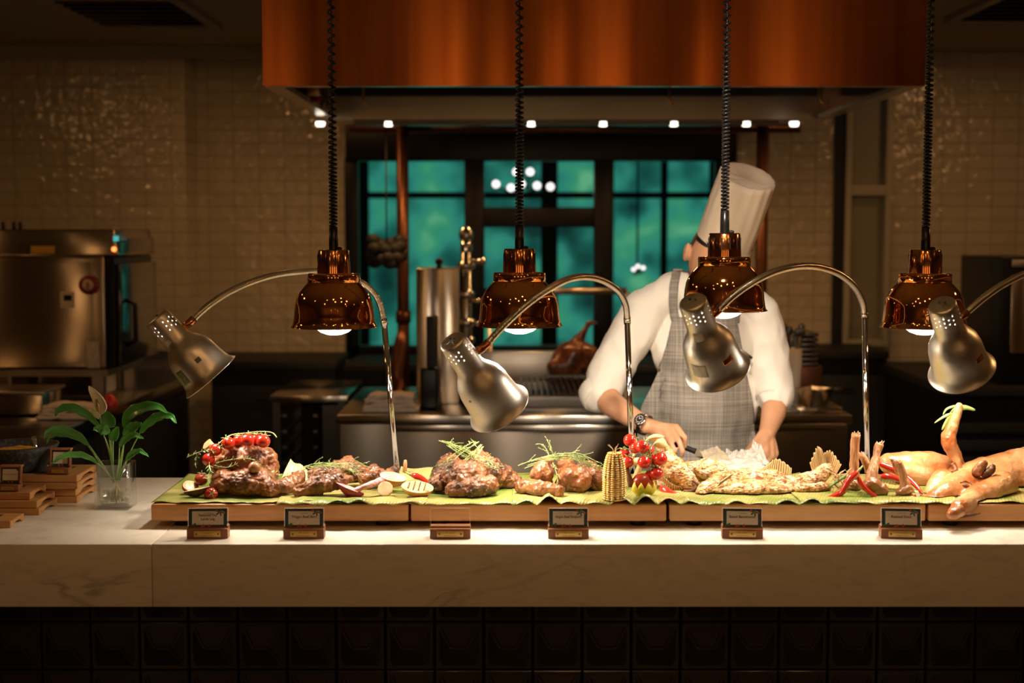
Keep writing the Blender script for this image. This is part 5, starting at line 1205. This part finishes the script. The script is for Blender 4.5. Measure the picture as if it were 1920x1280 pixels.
for s in (-1,1):
    e=MB().ball(h(s*.030,-.082,.008),.009,12).build('eye','hair',ch)
    MB().tube([h(s*.014,-.094,.026),h(s*.032,-.094,.031),h(s*.050,-.080,.026)],[.003,.0035,.002],6).build('eyebrow','hair',ch)
# nails
for q in (LH[0],LH[1],LH[2]):
    a=p(*q[-1][:3]); 
hm=MB(); b=bmesh.new(); bmesh.ops.create_uvsphere(b,u_segments=28,v_segments=18,radius=1)
bmesh.ops.delete(b,geom=[v for v in b.verts if v.co.z<-.45 or (v.co.y<-.35 and v.co.z<.35)],context='VERTS')
for v in b.verts: v.co=Vector((v.co.x*.0785,v.co.y*.098,v.co.z*.116))
hm.add(b,HM@Matrix.Translation((0,.006,.004))); hm.build('hair','hair',ch)
# shirt
sp_=[('e',p(1322,650,4.88),(.185,.115,.17)),('e',p(1324,760,4.87),(.175,.12,.20)),('e',p(1322,880,4.86),(.175,.12,.17)),
 ('c',P_([(1212,580,4.88,.072),(1262,548,4.88,.066),(1322,545,4.885,.078),(1382,550,4.88,.066),(1425,590,4.88,.068)])),
 ('c',P_([(1212,582,4.88,.076),(1172,648,4.855,.073),(1140,705,4.83,.069),(1126,738,4.79,.063)])),
 ('c',P_([(1424,592,4.88,.072),(1440,660,4.87,.072),(1450,720,4.84,.066),(1453,742,4.81,.060)])),
 ('c',P_([(1290,560,4.84,.05),(1350,560,4.84,.05)]))]
m=fuse(sp_,.008,4)
m.bm.normal_update()
for v in m.bm.verts:
    q=v.co*Vector((9,9,5)) if False else Vector((v.co.x*11,v.co.y*9,v.co.z*7)); d=noise.noise(q)*.5+(.5-abs(noise.noise(q*1.7+Vector((3,1,7)))))*.9
    v.co=v.co+v.normal*(.014*d)
bvh=BVHTree.FromBMesh(m.bm)
shirt=m.build('shirt','shirt',ch)
# rolled cuffs
def cuff(c,axis,r,L_,name='cuff'):
    Q=Matrix.Translation(c)@frame(axis); m=MB()
    pr=[(r*.90,.035),(r*1.03,.026),(r*1.07,.0),(r*1.06,-L_*.6),(r*1.01,-L_),(r*.90,-L_+.004),(r*.80,-L_+.012)]
    m.lathe(pr,M=Q,seg=40); m.disp(.004,16,r*100,2); sub(name,m,'shirt',shirt)
cuff(p(1124,736,4.80),p(1150,762,4.72)-p(1128,732,4.80)+Vector((0,0,-.02)),.064,.030)
cuff(p(1453,738,4.82),p(1450,775,4.76)-p(1455,730,4.82),.061,.030)
# collar
m=MB(); cN=p(1330,532,4.855)
rs=[]
for (z,r) in ((-.028,.082),(.0,.072),(.024,.066),(.028,.069),(.010,.078),(-.006,.086)):
    rs.append([cN+Vector((r*math.cos(a),r*.95*math.sin(a)+(.0),z-(.03*max(0,-math.sin(a))**2))) for a in [2*PI*k/36 for k in range(36)]])
m.rings(rs,False,False); sub('collar',m,'shirt',shirt)
# apron hung on the front of the shirt
edgeL=[(596,1264),(640,1254),(690,1240),(730,1222),(765,1204),(820,1196),(900,1192),(1010,1190)]
edgeR=[(596,1384),(640,1390),(690,1400),(730,1409),(765,1416),(820,1421),(900,1424),(1010,1426)]
def lerpe(E,y):
    for i in range(len(E)-1):
        if y<=E[i+1][0]: f=(y-E[i][0])/(E[i+1][0]-E[i][0]); return E[i][1]+(E[i+1][1]-E[i][1])*f
    return E[-1][1]
def front(x,z,off):
    h_=bvh.ray_cast(Vector((x,4.2,z)),Vector((0,1,0)))
    return (h_[0].y if h_[0] is not None else None)
def af(u,v):
    y=596+(1010-596)*v; l=lerpe(edgeL,y); r=lerpe(edgeR,y); q=p(l+(r-l)*u,y,4.76)
    Y=front(q.x,q.z,0); 
    if Y is None: Y=4.76+.05
    Ys=[Y]
    for dx,dz in ((-.03,0),(.03,0),(0,.03),(0,-.03)):
        k=front(q.x+dx,q.z+dz,0)
        if k is not None: Ys.append(k)
    s=4.76; q.y=min(Y,sum(Ys)/len(Ys))-.010-.004*max(0,math.sin(u*17+v*3))*v; return q
ap=MB().grid(af,44,60,th=.002).build('apron','linen',ch)
def strap(L,off=.006):
    path=smoothpath([p(x,y,4.78) for x,y in L],6); n=len(path)-1
    def f(u,v):
        i=min(n-1,int(u*n)); c=path[i].lerp(path[i+1],u*n-i); c.x+=(v-.5)*.030; Y=front(c.x,c.z,0); c.y=(Y if Y is not None else 4.86)-off; return c
    sub('strap',MB().grid(f,24,4,th=.002),'linen',ap)
strap([(1270,606),(1264,570),(1266,535),(1276,505)]); strap([(1379,606),(1386,570),(1388,535),(1380,512)])
c=p(1407,668,4.70); Y=front(c.x,c.z,0) or 4.76
m=MB().cyl((c.x-.018,Y-.016,c.z+.012),(c.x+.018,Y-.016,c.z-.014),.006,seg=10); sub('toggle',m,'dark_steel',ap)
# trousers and shoes
m=fuse([('c',[(Vector((ch.location.x-.03,4.90,.82)),.105),(Vector((ch.location.x-.09,4.89,.74)),.09),(Vector((ch.location.x-.12,4.88,.45)),.07),(Vector((ch.location.x-.13,4.90,.10)),.055)]),('c',[(Vector((ch.location.x+.03,4.90,.82)),.105),(Vector((ch.location.x+.09,4.89,.74)),.09),(Vector((ch.location.x+.12,4.88,.45)),.07),(Vector((ch.location.x+.13,4.90,.10)),.055)])],.015,3)
m.build('trousers','trousers',ch)
for s in (-1,1):
    x=ch.location.x+s*.13; m=fuse([('c',[(Vector((x,4.93,.045)),.045),(Vector((x,4.85,.042)),.042),(Vector((x+s*.01,4.76,.036)),.036)])],.01,2)
    for v in m.bm.verts: v.co.z=max(0.001,v.co.z)
    m.build('shoe','black_matt',ch)
# paper hat
Bq=p(1355,464,4.765); Tq=p(1402,330,4.635); ax=(Tq-Bq).normalized(); Lh=(Tq-Bq).length
Q=Matrix.Translation(Bq)@frame(-ax)
m=MB(); n=96; rs=[]
for i in range(13):
    f=i/12; z=-.01+f*(Lh+.01); r=.092+.004*math.sin(PI*f)
    rs.append([Q@Vector((r*(1+.012*(1 if (k%6)<3 else -1)*(.3+.7*f))*math.cos(2*PI*k/n),r*(1+.012*(1 if (k%6)<3 else -1)*(.3+.7*f))*math.sin(2*PI*k/n),z)) for k in range(n)])
for (r,z) in ((.086,.000),(.078,-.014),(.06,-.022),(.03,-.018),(.004,-.012)):
    rs.append([Q@Vector((r*math.cos(2*PI*k/n),r*math.sin(2*PI*k/n),Lh+z+.006*noise.noise(Vector((math.cos(2*PI*k/n)*r*40,math.sin(2*PI*k/n)*r*40,1))))) for k in range(n)])
m.rings(rs,False,True); hat=m.build('paper_hat','hat_paper',ch)
vq=Q.inverted()@p(1309,394,4.70); va=math.atan2(vq.y,vq.x)
m=MB(); rs=[]
for i in range(7):
    f=i/6; ring=[]
    for k in range(n):
        a=2*PI*k/n; d=abs((a-va+PI)%(2*PI)-PI); top=.030+.085*max(0,1-d/.8)**1.0
        z=-.020+f*(top+.020); ring.append(Q@Vector((.0965*math.cos(a),.0965*math.sin(a),z)))
    rs.append(ring)
m.rings(rs,False,False); sub('hat_band',m,'hat_paper',hat)
# wristwatch
wc=p(1209,796,4.59); wax=(p(1238,803,4.56)-p(1180,779,4.65)).normalized(); nrm=(Vector((-.10,-1,.42))); nrm=(nrm-wax*nrm.dot(wax)).normalized(); R=Matrix((wax,nrm.cross(wax),nrm)).transposed().to_4x4()
WQ=Matrix.Translation(wc)@R
m=MB(); 
for k in range(34):
    a=2*PI*k/34; m.box(WQ@Vector((0,.0335*math.sin(a),.0305*math.cos(a))),(.018,.0068,.0032),rot=(R@Matrix.Rotation(-a,4,'X')),bev=.0006)
T_=WQ@Matrix.Translation((0,0,.031)); m.lathe([(.0,.0),(.019,.0),(.0212,.003),(.0212,.007),(.0195,.0105),(.0165,.011)],M=T_,seg=36)
wt=m.build('wristwatch','chrome',ch)
sub('dial',MB().lathe([(.0,.0098),(.0168,.0102)],M=T_,seg=32),'black_matt',wt)
m=MB()
for k in range(12): a=k*PI/6; m.ball(T_@Vector((.0118*math.cos(a),.0118*math.sin(a),.0106)),(.0017,.0017,.0006),8,M=R)
m.box(T_@Vector((.003,.002,.0110)),(.009,.0014,.0005),rot=R@Matrix.Rotation(.6,4,'Z')); m.box(T_@Vector((-.002,.003,.0112)),(.0012,.009,.0005),rot=R@Matrix.Rotation(.5,4,'Z'))
sub('markers',m,'white_paper',wt)
m=MB()
for k in range(24): 
    a=k*PI/12; m.box(T_@Vector((.0185*math.cos(a),.0185*math.sin(a),.0109)),(.0022,.0012,.0006),rot=R@Matrix.Rotation(a,4,'Z'))
sub('bezel_marks',m,'black_matt',wt)
# knife in his hand
A=p(1258,829,4.535); B=p(1304,846,4.515); kd=(B-A).normalized()
t=thing('carving_knife',"carving knife with black handle held in the chef's hand beside the watch",'knife',A)
MB().tube([A,A.lerp(B,.5),B-kd*.006,B],[.0095,.0085,.009,.010],12,ell=.8).build('handle','black_matt',t)
V=[B+Vector((0,0,.009)),B+Vector((0,0,-.016)),B+kd*.05+Vector((0,.0,-.019)),B+kd*.12+Vector((0,.01,-.014)),B+kd*.145+Vector((0,.01,.002)),B+kd*.07+Vector((0,0,.008))]
m=MB(); a_=[m.bm.verts.new(q) for q in V]; b_=[m.bm.verts.new(q+Vector((0,.0022,0))) for q in V]
m.bm.faces.new(a_); m.bm.faces.new(b_[::-1])
for i in range(6): m.bm.faces.new((a_[i],a_[(i+1)%6],b_[(i+1)%6],b_[i]))
m.build('blade','steel',t)
# papers
def paper(lab,quad,Y4,amp,seed,mt='white_paper',sc=5):
    C=[p(x,y,Y) for (x,y),Y in zip(quad,Y4)]
    def f(u,v):
        q=C[0].lerp(C[1],u).lerp(C[3].lerp(C[2],u),v); k=Vector((u*sc,v*sc,seed)); d=noise.noise(k)+.5*abs(noise.noise(k*2.3)); return q+Vector((0,amp*.6*noise.noise(k+Vector((9,0,0))),amp*d))
    o=MB().grid(f,44,30,th=.0006,smooth=False).build('paper_sheet',mt); tag(o,lab,'paper','papers under the chef\'s hands'); return o
paper('stiff parchment sheet lifted behind the knife blade',[(1312,846),(1344,837),(1372,862),(1330,880)],(4.42,4.46,4.40,4.30),.008,1,'parchment',3)
paper('white paper sheet lying behind the fish',[(1285,868),(1420,858),(1440,885),(1290,886)],(4.36,4.40,4.16,4.16),.012,2)
paper("crumpled white napkin gathered in the chef's other hand",[(1362,848),(1412,846),(1442,868),(1356,880)],(4.50,4.48,4.36,4.30),.022,3,sc=6)
paper('upright twisted end of the napkin between thumb and fingers',[(1412,826),(1428,838),(1440,868),(1405,866)],(4.515,4.515,4.47,4.47),.012,5,sc=5)
# ---------------------------------------------------------------- left end: stacked boards, mortar, vase
def tray(lab,xr,y0,y1,z,h_=.0185,wd=.30,grp='small wooden serving boards stacked at the left'):
    t=thing('serving_board',lab,'serving board',(xr-wd/2,(y0+y1)/2,z),group=grp)
    D=y1-y0; k=10; arc=[]
    a0=y0+D*.20; a1=y1-D*.16
    prof=[(y0,z),(a0,z)]+[(a0+(a1-a0)*i/k, z+h_*.55*min(1,math.sin(PI*i/k)*2.2)) for i in range(1,k)]+[(a1,z),(y1,z),(y1,z+h_),(y0,z+h_)]
    M=Matrix(((0,0,1,0),(1,0,0,0),(0,1,0,0),(0,0,0,1)))
    MB().prism(prof,xr-wd,xr,M,bev=.0012).build('board','tray_wood',t)
    m=MB().box((xr-wd/2-.012,(y0+y1)/2,z+h_+.0004),(wd-.07,D*.62,.0008),bev=.0003); m.build('slate_inset','slate',t); return t
q=pz(136,943,CZ); h_=.0185; zz=CZ
f=pz(163,875,CZ+4*h_)
for k in range(4):
    tray(['lowest','second lowest','third','topmost'][k]+' wooden board of the taller stack under the stone mortar',q.x+(.0,-.004,.002,.0)[k]+.012,q.y+.004*(k%2),f.y+.02,CZ+k*(h_+.0012),h_)
BT=CZ+4*(h_+.0012)
q1=pz(66,966,CZ); f1=pz(98,947,CZ)
offs=[(.0,.0),(-.006,.004),(-.03,.02)]
for k in range(3):
    tray(['lowest','middle','topmost'][k]+' wooden board of the shorter stack at the left edge',q1.x+offs[k][0]+.01,q1.y+offs[k][1],q1.y+.155+offs[k][1]*.0,CZ+k*(h_+.0012),h_)
AT=CZ+3*(h_+.0012)
q2=pz(5,990,CZ); tray('single wooden board with slate at the lower left corner',q2.x+.02,q2.y,q2.y+.105,CZ,h_)
# mortar
mc=Vector((p(28,900,q.y+.09).x,q.y+.105,BT+.001)); rim=p(28,833,mc.y).z-BT
t=thing('stone_mortar','large dark granite mortar with spice on the taller board stack','bowl',mc)
MB().lathe([(0,0),(.075,0),(.082,.004),(.098,.03),(.112,rim*.75),(.121,rim),(.112,rim+.001),(.103,rim*.75),(.085,.03),(0,.022)],mc,56).disp(.0012,60).build('bowl','granite',t)
o=MB().lathe([(0,rim*.86),(.04,rim*.84),(.08,rim*.70),(.098,rim*.66)],mc,30,cap0=False).disp(.004,30,2).build('ground_spice','sticker_yellow'); tag(o,'coarse yellow-brown spice heaped in the mortar','spice')
a=p(63,818,mc.y); o=MB().tube([a,p(66,832,mc.y-.01),p(70,852,mc.y-.02)],[.006,.004,.003],10,ell=1.4).build('spoon','chrome'); tag(o,'metal spoon handle standing in the stone mortar','spoon')
# small framed table signs
def easel(lab,px,py,Y,z,w_,line):
    c=p(px,py,Y); c.z=z; t=thing('framed_sign',lab,'sign',c,world=False); H=p(px,py-46,Y).z-z
    t.location=(c.x,Y,z); MB().box((0,.0,.0085),(w_,.034,.017),bev=.001).build('wooden_base','sign_wood',t)
    for s in (-1,1): MB().box((s*(w_/2-.003),.012,H/2+.008),(.0045,.018,H-.018),rot=(-.18,0,0),bev=.0008).build('side_post','sign_wood',t)
    MB().box((0,.020,H-.002),(w_,.022,.005),rot=(0,0,0),bev=.0008).build('top_bar','sign_wood_light',t)
    R=Matrix.Translation((0,.006,.018))@Matrix.Rotation(PI/2-.18,4,'X'); CH=H-.023; g=MB()
    g.m('card_green').box((0,CH/2,0),(w_-.010,CH,.001)); g.m('card_cream').box((0,CH/2+.002,.0008),(w_-.018,CH-.012,.0006)); g.m('card_red')
    for cx in (-.004,.006): g.ball((cx,.004,.0012),(.003,.003,.0005),8)
    g.m('card_leaf').ball((w_/2-.010,CH-.006,.0012),(.004,.003,.0005),8); g.ball((-w_/2+.008,.006,.0012),(.004,.004,.0005),8)
    g.bm.transform(R); cd_=g.build('card',None,t); sub('lettering',text_mb(line,.0055,None,R@Matrix.Translation((0,CH/2+.003,.0012)),depth=.0001,maxw=w_-.026),'ink',cd_)
    pl=MB().box((0,-.0176,.0085),(w_*.58,.001,.010)).build('brass_plate','brass',t)
    R2=Matrix.Translation((0,-.0182,.0085))@Matrix.Rotation(PI/2,4,'X'); sub('lettering',text_mb('The Capitol',.0036,None,R2,depth=.0001),'brass_ink',pl)
easel('small wooden framed sign on the shorter board stack at the left edge',18,920,q1.y+.05,AT+.0008,.061,'Pico Condiment')
easel('small wooden framed sign on the taller stack beside the mortar, partly behind a lily leaf',112,888,q.y+.035,BT+.0008,.060,'Condiment')
# ladle edge and bowl at the frame's left edge
a=p(-6,848,mc.y-.16); 
# glass vase with peace lily
v0=pz(177,957,CZ); v1=pz(240,957,CZ); vb=pz(255,946,CZ); W_=v1.x-v0.x; D_=W_; vc=Vector(((v0.x+v1.x)/2,v0.y+D_/2,CZ)); VH=p(208,872,v0.y).z-CZ
vs=thing('glass_vase','square clear glass vase with glass beads, left of the boards','vase',vc)
b=bmesh.new(); th=.006
def sq(s,z): return [b.verts.new((vc.x+sx*s,vc.y+sy*s,z)) for sx,sy in ((-1,-1),(1,-1),(1,1),(-1,1))]
a0=sq(W_/2,CZ+.0005); a1=sq(W_/2,CZ+VH); a2=sq(W_/2-th,CZ+VH); a3=sq(W_/2-th,CZ+.012)
b.faces.new(a0[::-1]); b.faces.new(a3)
for P1,P2 in ((a0,a1),(a1,a2),(a2,a3)):
    for k in range(4): b.faces.new((P1[k],P1[(k+1)%4],P2[(k+1)%4],P2[k]))
bmesh.ops.bevel(b,geom=b.edges[:],offset=.0015,segments=2,affect='EDGES')
m=MB(); m.add(b); m.build('glass','vase_glass',vs)
random.seed(8); m=MB(); hw=W_/2-th-.006
for k in range(75):
    m.ball((vc.x+random.uniform(-hw,hw),vc.y+random.uniform(-hw,hw),CZ+.018+random.random()**1.3*.030),.0055,10)
o=m.build('glass_beads','bead_glass',vs); o['kind']='stuff'
# peace lily
mat('lily_leaf',(.05,.26,.04),(.10,.38,.07),sc=9,rough=.28,coat=.3); mat('lily_stem',(.16,.34,.06),(.26,.42,.12),sc=12,rough=.4); mat('spathe',(.90,.88,.70),(.84,.84,.62),sc=9,rough=.5)
mat('lily_roots',(.42,.34,.12),(.55,.45,.2),sc=30,rough=.6)
pl=thing('peace_lily','peace lily with one white flower growing in the square glass vase','plant',(vc.x,vc.y,CZ+.03)); YV=vc.y; FW=F/YV
def lilyleaf(pts,wpx,stem,seed,mt='lily_leaf',tilt=0.5):
    P3=[p(x,y,YV+dy) for x,y,dy in pts]; path=smoothpath(P3,8); n=len(path)-1; w_=wpx/FW
    def f(u,v):
        i=min(n-1,int(u*n)); c=path[i].lerp(path[i+1],u*n-i); t_=(path[min(n,i+1)]-path[i]).normalized()
        s=t_.cross(Vector((0,-1,.0))).normalized(); s=(s*math.cos(tilt)+Vector((0,-1,.15))*math.sin(tilt)).normalized()
        prof=math.sin(PI*min(1,max(0,u**.8)))**.75 if u>0 else 0
        prof=max(.02,prof*(1-.25*u)); q=(v-.5)*2; return c+s*q*w_*.5*prof*1.05+Vector((0,-1,.3)).normalized()*(abs(q)*w_*.16*prof)+Vector((0,0,.0012*math.sin(u*30+seed)*abs(q)))
    o=MB().grid(f,26,8,th=.0005).build('leaf',mt,pl)
    S=[p(x,y,YV+dy) for x,y,dy in stem]+[path[0],path[3]]
    s=MB().tube(smoothpath(S,6),.0019,6); sub('leaf_stem',s,'lily_stem',o)
base=(214,905,0)
lilyleaf([(187,800,0),(165,778,-.01),(135,764,-.02),(112,768,-.02),(103,780,-.02)],22,[base,(207,850,0)],1)
lilyleaf([(168,836,-.02),(145,815,-.03),(115,804,-.04),(92,808,-.05),(82,822,-.05)],19,[base,(192,870,-.01)],2,tilt=.4)
lilyleaf([(165,835,.0),(140,820,.0),(112,815,.0),(94,820,.0),(87,833,.0)],9,[base,(190,872,0)],3,tilt=.2)
lilyleaf([(184,869,-.03),(162,855,-.05),(135,852,-.06),(112,858,-.07),(97,869,-.07)],15,[base,(200,885,-.01)],4,tilt=.4)
lilyleaf([(203,801,.01),(203,792,.0),(202,782,0),(201,771,.0)],36,[base,(208,850,0)],5,tilt=.15)
lilyleaf([(206,812,-.03),(195,806,-.04),(185,803,-.04),(175,806,-.05)],24,[base,(210,850,-.01)],6,tilt=.3)
lilyleaf([(212,828,-.03),(214,818,-.03),(218,808,-.03),(222,799,-.03)],20,[base,(212,860,-.01)],7,tilt=.15)
lilyleaf([(235,806,0),(240,780,0),(262,766,-.01),(292,761,-.02),(315,774,-.02)],27,[(222,900,0),(230,850,0)],8)
lilyleaf([(262,812,.02),(280,792,.02),(302,779,.01),(320,780,.0),(331,794,.0)],20,[(224,900,0),(243,850,.01)],9,tilt=.4)
lilyleaf([(234,822,-.01),(242,808,-.02),(254,798,-.02),(266,793,-.03)],25,[(218,900,0),(226,860,-.01)],10,tilt=.3)
lilyleaf([(224,838,-.03),(235,823,-.04),(252,815,-.05),(270,823,-.05)],15,[(216,900,0),(222,870,-.02)],11,tilt=.3)
lilyleaf([(236,864,-.03),(246,852,-.04),(262,845,-.05),(279,856,-.05)],13,[(220,900,0),(228,880,-.02)],12,tilt=.3)
# flower
t0=[p(186,778,YV),p(190,765,YV),p(184,748,YV),(p(174,733,YV)),p(167,723,YV)]
path=smoothpath(t0,8); n=len(path)-1
def fsp(u,v):
    i=min(n-1,int(u*n)); c=path[i].lerp(path[i+1],u*n-i); pr=max(.03,math.sin(PI*min(1,(u+.02))**.8)**.8)*.0165; a=(v-.5)*3.9+PI/2; return c+Vector((math.cos(a)*pr,math.sin(a)*pr*.8,0))
MB().grid(fsp,26,14,th=.0006).build('spathe','spathe',pl)
MB().tube([p(187,776,YV-.004),p(184,760,YV-.006),p(180,748,YV-.004)],[.0035,.0045,.003],10).disp(.0006,300).build('spadix','brass',pl)
s=MB().tube(smoothpath([p(215,905,YV),p(205,850,YV),p(190,800,YV),p(186,776,YV)],8),.0017,6); s.build('flower_stem','lily_stem',pl)
lilyleaf([(188,785,-.01),(183,778,-.01),(176,772,-.01),(172,765,-.01)],13,[(190,795,0)],14,'spathe',tilt=.3)
random.seed(2); m=MB()
for k in range(16):
    a=k*.8; r=random.uniform(.006,.018); z=CZ+.05; e=Vector((vc.x+.004+r*math.cos(a),vc.y+r*math.sin(a),CZ+.016)); s0=Vector((vc.x+.004,vc.y,CZ+.062)); m.tube([s0,s0.lerp(e,.5)+Vector((.006*math.cos(a),.006*math.sin(a),0)),e],[.002,.0016,.0008],5)
m.build('roots','lily_roots',pl)
